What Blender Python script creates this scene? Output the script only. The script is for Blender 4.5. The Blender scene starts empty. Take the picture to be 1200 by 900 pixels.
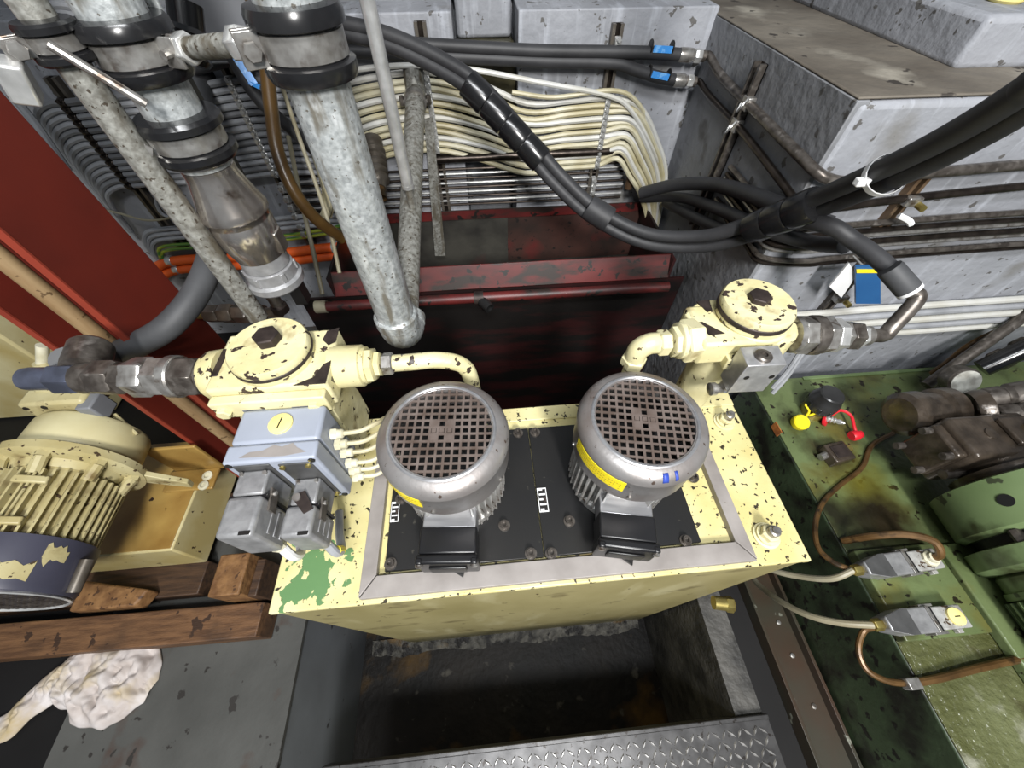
import bpy, bmesh, math, random
from mathutils import Vector, Matrix, Euler
random.seed(7)
PI = math.pi
scene = bpy.context.scene
COL = scene.collection

# ------------------------------------------------------------------ camera
CAMZ = 1.9
cam_d = bpy.data.cameras.new('camera')
cam_d.sensor_width = 36.0
cam_d.lens = 36.0 * 450.0 / 1200.0
cam_d.clip_start = 0.02
cam = bpy.data.objects.new('camera', cam_d)
cam.location = (0, 0, CAMZ)
cam.rotation_euler = (math.radians(36.1), 0, math.radians(-5))
COL.objects.link(cam)
scene.camera = cam

# ------------------------------------------------------------------ world, lamps, exposure
world = bpy.data.worlds.new('world')
scene.world = world
world.use_nodes = True
bg = world.node_tree.nodes['Background']
bg.inputs[0].default_value = (0.80, 0.90, 1.0, 1)
bg.inputs[1].default_value = 0.20

def area(name, loc, target, size, size_y, power, color=(1, 1, 1)):
    d = bpy.data.lights.new(name, 'AREA')
    d.shape = 'RECTANGLE'; d.size = size; d.size_y = size_y
    d.energy = power; d.color = color
    o = bpy.data.objects.new(name, d)
    o.location = loc
    o.rotation_euler = (Vector(target) - Vector(loc)).to_track_quat('-Z', 'Y').to_euler()
    COL.objects.link(o)
    return o
area('hall_lamp_key', (0.38, -1.85, 3.2), (0.1, 0.5, 1.0), 0.25, 0.7, 120, (1.0, 0.985, 0.96))
area('overhead_fill', (0.1, -0.75, 3.6), (0.0, 0.3, 1.0), 1.4, 0.3, 66, (0.96, 0.98, 1.0))  # added soft fill light to brighten the upward faces

scene.view_settings.view_transform = 'Standard'
scene.view_settings.look = 'None'
scene.view_settings.exposure = 0.0
scene.view_settings.gamma = 1.0
scene.view_settings.use_curve_mapping = False

# ------------------------------------------------------------------ measuring helpers (photo pixel -> point on a real plane)
_R = Euler(cam.rotation_euler).to_matrix()
_C = Vector((0, 0, CAMZ))
def ray(x, y): return _R @ Vector(((x - 600) / 450.0, -(y - 450) / 450.0, -1.0))
def pz(x, y, z): r = ray(x, y); return _C + r * ((z - CAMZ) / r.z)
def py(x, y, v): r = ray(x, y); return _C + r * (v / r.y)
def px(x, y, v): r = ray(x, y); return _C + r * (v / r.x)
def pd(x, y, d): return _C + ray(x, y) * d

# ------------------------------------------------------------------ materials
def lin(c):
    out = []
    for v in c:
        v = v / 255.0
        out.append(v / 12.92 if v <= 0.04045 else ((v + 0.055) / 1.055) ** 2.4)
    return tuple(out) + (1.0,)
MATS = {}
def mat(name, c1, c2=None, scale=8.0, rough=0.5, metal=0.0, chips=None, bump=0.0, bscale=60.0,
        stretch=None, spec=0.5, sharp=(0.35, 0.65), rough2=None, coat=0.0, layers=()):
    """c1/c2 mottled by noise; chips=(colour, threshold, scale) small worn spots; layers=extra (colour, lo, hi, scale, stretch)"""
    m = bpy.data.materials.new(name); m.use_nodes = True
    nt = m.node_tree; N = nt.nodes; L = nt.links
    b = N['Principled BSDF']
    b.inputs['Roughness'].default_value = rough
    b.inputs['Metallic'].default_value = metal
    b.inputs['Specular IOR Level'].default_value = spec
    if coat: b.inputs['Coat Weight'].default_value = coat; b.inputs['Coat Roughness'].default_value = 0.15
    tc = N.new('ShaderNodeTexCoord')
    def noise(sc, det=5.0, st=None, off=0.0):
        mp = N.new('ShaderNodeMapping')
        mp.inputs['Location'].default_value = (off, off * .7, off * .3)
        if st: mp.inputs['Scale'].default_value = st
        L.new(tc.outputs['Object'], mp.inputs[0])
        n = N.new('ShaderNodeTexNoise'); n.inputs['Scale'].default_value = sc; n.inputs['Detail'].default_value = det
        L.new(mp.outputs[0], n.inputs['Vector'])
        return n.outputs['Fac']
    def ramp(fac, lo, hi):
        r = N.new('ShaderNodeMapRange'); r.clamp = True
        r.inputs[1].default_value = lo; r.inputs[2].default_value = hi
        L.new(fac, r.inputs[0]); return r.outputs[0]
    def mix(fac, a, bcol):
        x = N.new('ShaderNodeMix'); x.data_type = 'RGBA'
        L.new(fac, x.inputs[0])
        if isinstance(a, tuple): x.inputs[6].default_value = a
        else: L.new(a, x.inputs[6])
        x.inputs[7].default_value = bcol
        return x.outputs[2]
    col = lin(c1)
    if c2 is not None:
        f = ramp(noise(scale, 6, stretch), *sharp)
        col = mix(f, col, lin(c2))
        if rough2 is not None:
            r = N.new('ShaderNodeMapRange'); r.inputs[3].default_value = rough; r.inputs[4].default_value = rough2
            L.new(f, r.inputs[0]); L.new(r.outputs[0], b.inputs['Roughness'])
    for k, (c, lo, hi, sc, st) in enumerate(layers):
        col = mix(ramp(noise(sc, 8, st, 3.1 + 1.7 * k), lo, hi), col, lin(c))
    if chips:
        cc, th, sc = chips
        col = mix(ramp(noise(sc, 6, None, 1.3), th, th + 0.02), col, lin(cc))
    if isinstance(col, tuple): b.inputs['Base Color'].default_value = col
    else: L.new(col, b.inputs['Base Color'])
    if bump:
        bp = N.new('ShaderNodeBump'); bp.inputs['Strength'].default_value = bump; bp.inputs['Distance'].default_value = 0.01
        L.new(noise(bscale, 4, stretch), bp.inputs['Height']); L.new(bp.outputs[0], b.inputs['Normal'])
    MATS[name] = m
    return m
M = MATS
mat('cream', (219, 212, 170), (201, 191, 140), 14, 0.42, chips=((58, 48, 42), 0.615, 60), bump=0.10, bscale=60, layers=(((150, 132, 90), 0.60, 0.70, 14, None),))
mat('cream_worn', (219, 212, 170), (203, 193, 144), 16, 0.42, chips=((58, 47, 42), 0.595, 62), bump=0.14, bscale=70, layers=(((150, 132, 90), 0.60, 0.70, 16, None),))
mat('cream_clean', (217, 210, 170), (201, 192, 144), 10, 0.40, chips=((84, 70, 50), 0.645, 70), bump=0.06, layers=(((154, 138, 98), 0.58, 0.70, 16, None),))
mat('cream_tan', (200, 192, 152), (172, 156, 104), 5, 0.4, chips=((60, 45, 30), 0.69, 45))
mat('ochre_oily', (170, 140, 78), (132, 100, 50), 6, 0.3, chips=((50, 35, 25), 0.68, 35), spec=0.6)
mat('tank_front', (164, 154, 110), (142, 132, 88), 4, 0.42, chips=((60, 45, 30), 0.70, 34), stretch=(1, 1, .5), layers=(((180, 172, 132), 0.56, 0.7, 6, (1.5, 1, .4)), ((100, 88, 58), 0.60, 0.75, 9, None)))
mat('bare_iron', (70, 60, 56), (45, 38, 36), 40, 0.55, 0.5, bump=0.1)
mat('alu_cast', (190, 190, 187), (152, 148, 143), 40, 0.45, 0.4, bump=0.12, bscale=160, chips=((84, 68, 54), 0.63, 60))
mat('fan_cover', (166, 164, 163), (138, 132, 129), 14, 0.36, 0.6, rough2=0.48, chips=((92, 78, 70), 0.66, 110), bump=0.05, bscale=120, layers=(((120, 108, 102), 0.55, 0.70, 9, None),))
mat('grille', (120, 108, 102), (92, 78, 70), 40, 0.5, 0.35)
mat('alu_bright', (192, 192, 194), (165, 165, 168), 10, 0.38, 0.8, stretch=(1, 12, 1))
mat('aluminium', (190, 190, 191), (166, 166, 167), 60, 0.36, 0.6)
mat('frame_grey', (158, 152, 148), (132, 126, 122), 12, 0.5, 0.1, chips=((90, 75, 60), 0.72, 40))
mat('lid_black', (24, 24, 25), (36, 35, 34), 6, 0.42, 0.0, rough2=0.30, chips=((64, 62, 56), 0.70, 70))
mat('black_plastic', (18, 18, 20), (28, 28, 30), 12, 0.32)
mat('rubber', (40, 40, 42), (54, 54, 56), 10, 0.55, bump=0.03)
mat('rubber_gloss', (20, 20, 22), (32, 32, 33), 14, 0.22)
mat('rubber_grey', (74, 75, 77), (58, 59, 61), 8, 0.6)
mat('galvanised', (186, 190, 190), (146, 150, 150), 130, 0.42, 0.35, chips=((104, 100, 92), 0.64, 150), bump=0.10, bscale=200, layers=(((120, 116, 106), 0.54, 0.66, 40, (1, 1, .25)), ((205, 208, 208), 0.58, 0.7, 60, (1, 1, .4))))
mat('galvanised_dull', (156, 156, 150), (112, 110, 103), 120, 0.48, 0.3, chips=((74, 66, 56), 0.62, 140), bump=0.12, bscale=180, layers=(((98, 92, 80), 0.54, 0.66, 45, (1, 1, .25)),))
mat('steel', (176, 174, 170), (134, 130, 125), 60, 0.30, 0.7, layers=(((96, 84, 74), 0.58, 0.70, 50, None),))
mat('steel_bright', (218, 218, 216), (182, 182, 180), 40, 0.25, 0.6)
mat('steel_dark', (112, 106, 100), (74, 68, 63), 60, 0.34, 0.6, layers=(((140, 134, 128), 0.6, 0.7, 40, None),))
mat('steel_blue', (112, 118, 138), (90, 94, 108), 30, 0.35, 0.7)
mat('tube_dark', (74, 66, 60), (50, 44, 40), 40, 0.3, 0.8)
mat('chrome', (206, 200, 194), (150, 140, 131), 18, 0.14, 0.9, rough2=0.26, layers=(((110, 98, 88), 0.60, 0.70, 30, None),))
mat('brass', (196, 180, 110), (160, 140, 80), 30, 0.3, 0.85)
mat('red_paint', (106, 32, 18), (90, 26, 14), 6, 0.6, chips=((140, 60, 40), 0.74, 16))
mat('red_edge', (142, 56, 38), (122, 46, 32), 8, 0.55)
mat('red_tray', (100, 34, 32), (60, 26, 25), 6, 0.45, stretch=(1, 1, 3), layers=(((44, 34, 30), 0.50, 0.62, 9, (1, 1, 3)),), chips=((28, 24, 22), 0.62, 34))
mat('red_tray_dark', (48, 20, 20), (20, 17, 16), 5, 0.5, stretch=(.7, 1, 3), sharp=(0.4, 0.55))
mat('tray_inner', (62, 60, 54), (36, 34, 31), 9, 0.6, layers=(((70, 30, 30), 0.60, 0.7, 4, None),), bump=0.1)
mat('concrete', (156, 158, 164), (136, 138, 143), 3.5, 0.62, bump=0.40, bscale=35, chips=((92, 90, 88), 0.64, 40), layers=(((170, 173, 180), 0.54, 0.7, 7, (6, 1, .6)), ((110, 107, 100), 0.60, 0.76, 5, None)))
mat('concrete_grey', (140, 142, 146), (118, 119, 122), 4, 0.6, bump=0.45, bscale=30, chips=((80, 78, 76), 0.65, 26), layers=(((98, 97, 96), 0.57, 0.70, 11, None),))
mat('concrete_top', (120, 113, 102), (84, 77, 68), 4, 0.7, bump=0.9, bscale=14, chips=((54, 48, 42), 0.64, 18), layers=(((150, 144, 132), 0.58, 0.7, 6, None),))
mat('concrete_dirty', (112, 108, 98), (46, 43, 38), 30, 0.6, bump=0.8, bscale=60, layers=(((28, 24, 20), 0.52, 0.60, 22, None), ((130, 98, 44), 0.60, 0.68, 6, None)))
mat('niche_wet', (78, 74, 54), (48, 46, 34), 14, 0.25, bump=0.5, bscale=30)
mat('floor_plate', (80, 80, 77), (66, 66, 63), 5, 0.5, chips=((42, 39, 36), 0.66, 26), layers=(((66, 52, 45), 0.58, 0.70, 9, None),), bump=0.06)
mat('floor_dark', (24, 23, 23), (18, 17, 17), 4, 0.6, spec=0.25)
mat('pit_wall', (112, 116, 120), (98, 101, 104), 4, 0.55, chips=((60, 60, 60), 0.70, 20))
mat('pit_floor', (36, 31, 26), (18, 16, 14), 6, 0.55, spec=0.25, layers=(((92, 68, 30), 0.58, 0.70, 4.5, None), ((84, 80, 72), 0.64, 0.72, 16, None)), bump=0.3, bscale=40)
mat('ledge', (84, 82, 78), (46, 45, 43), 14, 0.6, bump=0.4)
mat('checker', (82, 81, 81), (60, 59, 59), 30, 0.36, 0.5, chips=((44, 40, 37), 0.64, 60))
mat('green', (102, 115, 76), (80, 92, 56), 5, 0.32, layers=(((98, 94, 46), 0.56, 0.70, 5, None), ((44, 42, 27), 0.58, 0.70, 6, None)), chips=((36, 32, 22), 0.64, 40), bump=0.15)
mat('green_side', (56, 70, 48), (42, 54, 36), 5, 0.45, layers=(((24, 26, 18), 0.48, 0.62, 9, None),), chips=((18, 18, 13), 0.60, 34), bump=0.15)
mat('green_light', (106, 124, 84), (84, 102, 64), 5, 0.36, chips=((52, 58, 40), 0.68, 24), layers=(((170, 172, 162), 0.68, 0.70, 7, None), ((56, 62, 38), 0.58, 0.7, 10, None)))
mat('green_wet', (100, 104, 72), (70, 72, 40), 6, 0.16, spec=0.8, layers=(((150, 150, 134), 0.60, 0.72, 11, None), ((50, 42, 26), 0.56, 0.70, 8, None)), bump=0.8, bscale=60)
mat('green_channel', (50, 50, 40), (58, 42, 30), 6, 0.35, layers=(((130, 132, 120), 0.68, 0.72, 22, None),))
mat('pump_dark', (84, 74, 64), (52, 45, 38), 24, 0.28, 0.3, bump=0.2, coat=0.3)
mat('wood', (110, 78, 50), (78, 52, 31), 12, 0.6, stretch=(1.2, 9, 9), chips=((52, 33, 19), 0.62, 26), bump=0.25, layers=(((58, 40, 26), 0.55, 0.7, 6, None),))
mat('wood_end', (134, 98, 60), (100, 68, 38), 40, 0.65, bump=0.3, chips=((70, 46, 26), 0.64, 60))
mat('wood_dark', (74, 52, 34), (48, 32, 21), 10, 0.6, stretch=(1, 9, 9), bump=0.2)
mat('broom_wood', (156, 132, 98), (132, 106, 74), 8, 0.45, stretch=(6, 6, 1), chips=((96, 76, 52), 0.64, 40))
mat('rag', (200, 194, 192), (172, 162, 156), 20, 0.9, layers=(((172, 154, 116), 0.50, 0.66, 9, None),))
mat('white_cable', (200, 195, 170), (170, 160, 124), 12, 0.42)
mat('white_new', (204, 204, 200), (190, 188, 178), 12, 0.42)
mat('grey_cable', (166, 168, 172), (140, 142, 146), 14, 0.48)
mat('grey_cable_dark', (136, 138, 141), (112, 113, 116), 14, 0.48)
mat('orange', (232, 100, 34), (206, 80, 24), 8, 0.5)
mat('brown_hose', (84, 62, 30), (62, 44, 20), 14, 0.32)
mat('tan_cable', (160, 154, 132), (134, 126, 102), 12, 0.45)
mat('earth_cable', (150, 160, 50), (70, 116, 52), 7, 0.4, sharp=(0.47, 0.53), stretch=(.3, 3, 8))
mat('copper_tube', (112, 84, 50), (80, 58, 33), 20, 0.35, 0.35, layers=(((52, 40, 26), 0.56, 0.68, 30, None),))
mat('box_grey', (158, 164, 178), (142, 148, 160), 6, 0.4, layers=(((118, 112, 116), 0.66, 0.68, 9, (1, 1, 1)),), chips=((84, 84, 90), 0.74, 30))
mat('connector_grey', (160, 160, 161), (136, 136, 137), 60, 0.40, 0.45, bump=0.05, bscale=200)
mat('connector_dark', (92, 92, 92), (74, 74, 74), 30, 0.45, 0.4)
mat('gland_white', (208, 204, 182), (182, 176, 148), 30, 0.4)
mat('white_plastic', (235, 235, 235), (222, 222, 222), 10, 0.35)
mat('yellow', (244, 226, 40), (236, 214, 30), 10, 0.45)
mat('yellow_cap', (234, 222, 150), (222, 206, 126), 20, 0.4)
mat('blue_label', (66, 146, 222), (120, 180, 236), 90, 0.4, sharp=(0.55, 0.62))
mat('blue_tape', (40, 62, 150), (58, 82, 170), 20, 0.5)
mat('blue_card', (44, 96, 148), (36, 84, 134), 6, 0.45)
mat('red_cap', (232, 40, 56), (206, 30, 44), 10, 0.4)
mat('black_print', (22, 20, 18))
mat('name_plate', (206, 204, 198), (60, 56, 52), 60, 0.4, 0.3, sharp=(0.52, 0.58), stretch=(.5, 2.2, 1))
mat('grey_paint', (120, 122, 126), (104, 105, 108), 5, 0.5)
mat('fan_dark_blue', (66, 66, 80), (54, 54, 66), 5, 0.42)
mat('gauge_glass', (200, 200, 192), (150, 148, 140), 40, 0.15)
mat('dark_void', (14, 14, 14))
mat('oil_slick', (40, 30, 22), (20, 16, 12), 60, 0.06, spec=0.9, bump=1.0, bscale=120)
mat('rail', (118, 112, 104), (88, 80, 70), 20, 0.4, 0.6)
mat('rail_rust', (126, 106, 84), (92, 70, 50), 20, 0.5, 0.4)
mat('tape_label', (196, 122, 60), (150, 90, 50), 60, 0.5)

# green repair patch on the corner of the tank's top: a paint stain with a shape of its own
def tank_top_material():
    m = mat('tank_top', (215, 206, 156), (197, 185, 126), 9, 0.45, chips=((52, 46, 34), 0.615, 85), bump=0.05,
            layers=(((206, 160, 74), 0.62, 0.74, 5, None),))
    nt = m.node_tree; N = nt.nodes; L = nt.links
    b = N['Principled BSDF']
    src = b.inputs['Base Color'].links[0].from_socket
    tc = N.new('ShaderNodeTexCoord')
    d = N.new('ShaderNodeVectorMath'); d.operation = 'DISTANCE'
    d.inputs[1].default_value = (-0.415, -0.135, 1.15)
    L.new(tc.outputs['Object'], d.inputs[0])
    n = N.new('ShaderNodeTexNoise'); n.inputs['Scale'].default_value = 38; n.inputs['Detail'].default_value = 9
    L.new(tc.outputs['Object'], n.inputs['Vector'])
    a = N.new('ShaderNodeMath'); a.operation = 'MULTIPLY_ADD'; a.inputs[1].default_value = 0.22
    L.new(n.outputs['Fac'], a.inputs[0]); L.new(d.outputs['Value'], a.inputs[2])
    r = N.new('ShaderNodeMapRange'); r.inputs[1].default_value = 0.158; r.inputs[2].default_value = 0.154
    L.new(a.outputs[0], r.inputs[0])
    x = N.new('ShaderNodeMix'); x.data_type = 'RGBA'
    L.new(r.outputs[0], x.inputs[0]); L.new(src, x.inputs[6]); x.inputs[7].default_value = lin((92, 128, 82))
    L.new(x.outputs[2], b.inputs['Base Color'])
tank_top_material()
# cream patches of worn paint on the dark fan cowl of the neighbouring motor
def add_stain(name, centre, radius, colour, amp=0.16, soft=0.05, scale=14, squash=(1, 1, 1)):
    m = MATS[name]; nt = m.node_tree; N = nt.nodes; L = nt.links
    b = N['Principled BSDF']; src = b.inputs['Base Color'].links[0].from_socket
    tc = N.new('ShaderNodeTexCoord')
    sub = N.new('ShaderNodeVectorMath'); sub.operation = 'SUBTRACT'; sub.inputs[1].default_value = centre
    L.new(tc.outputs['Object'], sub.inputs[0])
    mul = N.new('ShaderNodeVectorMath'); mul.operation = 'MULTIPLY'; mul.inputs[1].default_value = squash
    L.new(sub.outputs[0], mul.inputs[0])
    ln = N.new('ShaderNodeVectorMath'); ln.operation = 'LENGTH'; L.new(mul.outputs[0], ln.inputs[0])
    n = N.new('ShaderNodeTexNoise'); n.inputs['Scale'].default_value = scale; n.inputs['Detail'].default_value = 8
    L.new(tc.outputs['Object'], n.inputs['Vector'])
    a = N.new('ShaderNodeMath'); a.operation = 'MULTIPLY_ADD'; a.inputs[1].default_value = amp
    L.new(n.outputs['Fac'], a.inputs[0]); L.new(ln.outputs['Value'], a.inputs[2])
    r = N.new('ShaderNodeMapRange'); r.inputs[1].default_value = radius + amp * .5 + soft; r.inputs[2].default_value = radius + amp * .5 - soft
    L.new(a.outputs[0], r.inputs[0])
    x = N.new('ShaderNodeMix'); x.data_type = 'RGBA'
    L.new(r.outputs[0], x.inputs[0]); L.new(src, x.inputs[6]); x.inputs[7].default_value = lin(colour)
    L.new(x.outputs[2], b.inputs['Base Color'])

# ------------------------------------------------------------------ mesh builder
def frame_from(axis):
    a = Vector(axis).normalized()
    u = a.orthogonal().normalized()
    # keep the frame predictable for axis aligned parts
    for ref in (Vector((0, 0, 1)), Vector((0, 1, 0))):
        if abs(a.dot(ref)) < 0.95:
            u = ref.cross(a).normalized(); break
    return u, a.cross(u).normalized(), a

def catmull(pts, res):
    pts = [Vector(p) for p in pts]
    if len(pts) < 3 or res < 2: return pts
    P = [pts[0] * 2 - pts[1]] + pts + [pts[-1] * 2 - pts[-2]]
    out = []
    for i in range(1, len(P) - 2):
        p0, p1, p2, p3 = P[i - 1], P[i], P[i + 1], P[i + 2]
        for k in range(res):
            t = k / res
            out.append(0.5 * ((2 * p1) + (p2 - p0) * t + (2 * p0 - 5 * p1 + 4 * p2 - p3) * t * t + (3 * p1 - p0 - 3 * p2 + p3) * t ** 3))
    out.append(pts[-1])
    return out

class MB:
    def __init__(s): s.v = []; s.f = []
    def add(s, vs, fs):
        o = len(s.v); s.v += [Vector(v) for v in vs]; s.f += [tuple(i + o for i in f) for f in fs]; return s
    def box(s, lo, hi, rot=None, pivot=None):
        x0, y0, z0 = lo; x1, y1, z1 = hi
        vs = [Vector(p) for p in ((x0, y0, z0), (x1, y0, z0), (x1, y1, z0), (x0, y1, z0), (x0, y0, z1), (x1, y0, z1), (x1, y1, z1), (x0, y1, z1))]
        if rot is not None:
            c = Vector(pivot) if pivot is not None else (Vector(lo) + Vector(hi)) / 2
            R = rot if isinstance(rot, Matrix) else Euler(rot).to_matrix()
            vs = [c + R @ (v - c) for v in vs]
        return s.add(vs, [(0, 3, 2, 1), (4, 5, 6, 7), (0, 1, 5, 4), (1, 2, 6, 5), (2, 3, 7, 6), (3, 0, 4, 7)])
    def prism(s, poly, vec):
        n = len(poly); a = [Vector(p) for p in poly]; b = [p + Vector(vec) for p in a]
        return s.add(a + b, [tuple(reversed(range(n))), tuple(range(n, 2 * n))] + [(i, (i + 1) % n, n + (i + 1) % n, n + i) for i in range(n)])
    def lathe(s, base, axis, prof, n=24, cap0=True, cap1=True, phase=0.0, arc=None):
        u, v, a = frame_from(axis); base = Vector(base)
        vs = []; fs = []
        full = arc is None
        m = n if full else n + 1
        for (r, h) in prof:
            for k in range(m):
                t = phase + (2 * PI * k / n if full else arc * k / n)
                vs.append(base + a * h + (u * math.cos(t) + v * math.sin(t)) * r)
        for i in range(len(prof) - 1):
            for k in range(n):
                k2 = (k + 1) % m
                fs.append((i * m + k, i * m + k2, (i + 1) * m + k2, (i + 1) * m + k))
        if cap0 and full: fs.append(tuple(reversed(range(m))))
        if cap1 and full: fs.append(tuple((len(prof) - 1) * m + k for k in range(m)))
        return s.add(vs, fs)
    def cyl(s, p0, p1, r0, r1=None, n=16, phase=0.0):
        p0, p1 = Vector(p0), Vector(p1)
        return s.lathe(p0, p1 - p0, [(r0, 0), (r0 if r1 is None else r1, (p1 - p0).length)], n, phase=phase)
    def hexnut(s, p0, p1, r, phase=0.0):
        p0, p1 = Vector(p0), Vector(p1); l = (p1 - p0).length
        return s.lathe(p0, p1 - p0, [(r * .9, 0), (r, l * .12), (r, l * .88), (r * .9, l)], 6, phase=phase)
    def tube(s, pts, r, n=10, res=6):
        P = catmull(pts, res)
        rs = r if isinstance(r, (list, tuple)) else None
        t0 = (P[1] - P[0]).normalized(); u = t0.orthogonal().normalized()
        vs = []; fs = []
        for i, p in enumerate(P):
            t = (P[min(i + 1, len(P) - 1)] - P[max(i - 1, 0)]).normalized()
            u = (u - t * u.dot(t)).normalized(); w = t.cross(u)
            q = r if rs is None else rs[0] + (rs[1] - rs[0]) * i / (len(P) - 1)
            for k in range(n):
                a = 2 * PI * k / n
                vs.append(p + (u * math.cos(a) + w * math.sin(a)) * q)
        for i in range(len(P) - 1):
            for k in range(n):
                fs.append((i * n + k, i * n + (k + 1) % n, (i + 1) * n + (k + 1) % n, (i + 1) * n + k))
        fs.append(tuple(reversed(range(n)))); fs.append(tuple((len(P) - 1) * n + k for k in range(n)))
        return s.add(vs, fs)
    def ball(s, c, r, n=12, m=8, sc=(1, 1, 1)):
        c = Vector(c); vs = []; fs = []
        for i in range(1, m):
            for k in range(n):
                a = PI * i / m; t = 2 * PI * k / n
                vs.append(c + Vector((math.sin(a) * math.cos(t) * r * sc[0], math.sin(a) * math.sin(t) * r * sc[1], math.cos(a) * r * sc[2])))
        for i in range(m - 2):
            for k in range(n): fs.append((i * n + k, (i + 1) * n + k, (i + 1) * n + (k + 1) % n, i * n + (k + 1) % n))
        vs += [c + Vector((0, 0, r * sc[2])), c - Vector((0, 0, r * sc[2]))]
        T = len(vs) - 2
        for k in range(n):
            fs.append((T, k, (k + 1) % n)); fs.append((T + 1, (m - 2) * n + (k + 1) % n, (m - 2) * n + k))
        return s.add(vs, fs)
    def build(s, name, m, parent=None, bevel=0.0, smooth=True, angle=35, seg=2):
        me = bpy.data.meshes.new(name)
        root = parent
        while root is not None and root.parent is not None: root = root.parent
        off = Vector(root.location) if root is not None else Vector((0, 0, 0))
        own = Vector((0, 0, 0))
        if root is None and s.v:   # stand-alone mesh: origin at the centre of its underside
            lo = Vector((min(v.x for v in s.v), min(v.y for v in s.v), min(v.z for v in s.v)))
            hi = Vector((max(v.x for v in s.v), max(v.y for v in s.v), max(v.z for v in s.v)))
            own = Vector(((lo.x + hi.x) / 2, (lo.y + hi.y) / 2, lo.z)); off = own
        me.from_pydata([tuple(v - off) for v in s.v], [], s.f)
        bm = bmesh.new(); bm.from_mesh(me); bmesh.ops.recalc_face_normals(bm, faces=bm.faces); bm.to_mesh(me); bm.free()
        if smooth:
            me.polygons.foreach_set('use_smooth', [True] * len(me.polygons))
            me.set_sharp_from_angle(angle=math.radians(angle))
        if m is not None: me.materials.append(M[m] if isinstance(m, str) else m)
        o = bpy.data.objects.new(name, me); COL.objects.link(o)
        o.location = own
        if parent is not None: o.parent = parent
        if bevel:
            b = o.modifiers.new('bevel', 'BEVEL'); b.width = bevel; b.segments = seg; b.limit_method = 'ANGLE'; b.angle_limit = math.radians(40)
        return o

def tag(o, label, cat, group=None):
    o['label'] = label; o['category'] = cat
    if group: o['group'] = group
    return o
def thing(name, label, cat, loc=(0, 0, 0), group=None):
    o = bpy.data.objects.new(name, None); o.empty_display_size = 0.05; o.location = loc; COL.objects.link(o)
    return tag(o, label, cat, group)
def structure(o): o['kind'] = 'structure'; return o
def copy_tree(o, parent=None):
    c = o.copy(); COL.objects.link(c)
    if parent is not None: c.parent = parent
    for ch in list(o.children): copy_tree(ch, c)
    return c
def share(src, parent, loc=(0, 0, 0), rot=(0, 0, 0)):
    c = src.copy(); COL.objects.link(c); c.parent = parent; c.location = loc; c.rotation_euler = rot
    return c
ORD = ['first', 'second', 'third', 'fourth', 'fifth', 'sixth', 'seventh', 'eighth', 'ninth', 'tenth', 'eleventh', 'twelfth', 'thirteenth', 'fourteenth', 'fifteenth', 'sixteenth', 'seventeenth', 'eighteenth']
def quad_solid(name, quad, vec, m, parent=None, bevel=0): return MB().prism(quad, vec).build(name, m, parent, bevel=bevel)

# ================================================================== THE SETTING
WY = 1.36      # face of the back wall
BX = 0.676     # left face of the big concrete block
BY = 0.735     # front face of the block
o = structure(MB().box((-0.62, -1.2, -0.06), (0.62, WY, 0)).build('floor', 'pit_floor'))
o = structure(MB().box((-2.6, -1.2, -0.06), (-0.592, WY, 0.588)).build('wall_pit_left', 'pit_wall'))
o = structure(MB().box((-1.15, -1.2, 0.588), (-0.585, WY, 0.6)).build('floor_left', 'floor_plate'))
o = structure(MB().box((-2.6, -1.2, 0.588), (-1.152, WY, 0.594)).build('floor_far_left', 'floor_dark'))
o = structure(MB().box((0.568, -1.2, -0.06), (0.64, BY, 0.588)).build('wall_pit_right', 'ledge'))
o = structure(MB().box((0.64, -1.2, -0.06), (3.2, BY, 0.56)).build('floor_right', 'floor_dark'))
# back wall: two pilasters with a narrow recess between them, a ledge on top and the wall going on behind
w = MB()
w.box((-3.2, WY, -0.06), (-0.038, WY + .5, 1.668))
w.box((0.136, WY, -0.06), (BX, WY + .5, 1.668))
w.box((-0.038, WY + 0.17, -0.06), (0.136, WY + .5, 1.668))
wall = structure(w.build('wall_back', 'concrete', bevel=0.004))
wl = Vector(wall.location)
MB().box((-0.036, WY + 0.03, 1.30), (0.134, WY + 0.17, 1.592)).build('recess_sill', 'niche_wet', wall, bevel=0.01)
MB().box((-0.030, WY + 0.10, 1.592), (0.126, WY + 0.168, 1.90)).build('recess_panel', 'concrete', wall, bevel=0.01)
MB().box((-3.2, WY + .14, 1.668), (BX, WY + .5, 2.8)).build('upper_wall', 'concrete_grey', wall)
# the big block on the right with a step on top
blk = structure(MB().box((BX, BY, -0.06), (3.2, WY + .5, 1.648)).build('wall_right', 'concrete', bevel=0.012, seg=3))
MB().box((BX - .004, BY + .006, 1.6495), (3.19, WY + .48, 1.6545)).build('mortar_skim', 'concrete_top', blk, bevel=0.004)
MB().box((0.950, 0.868, 1.65), (3.2, WY + .49, 1.732)).build('step_block', 'concrete', blk, bevel=0.012, seg=3)
MB().box((BX - 0.005, BY + .003, 0.3), (BX + 0.02, WY, 1.6495)).build('shaded_side_face', 'concrete_grey', blk, bevel=0.002)  # same concrete in a darker tone, the side's shade put into the colour
# hall walls outside the view, so that nothing is open
structure(MB().box((-3.3, -3.2, -0.06), (-3.2, WY + .5, 4.0)).build('wall_left', 'concrete_grey'))
structure(MB().box((3.2, -3.2, -0.06), (3.3, WY + .5, 4.0)).build('wall_far_right', 'concrete_grey'))

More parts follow.
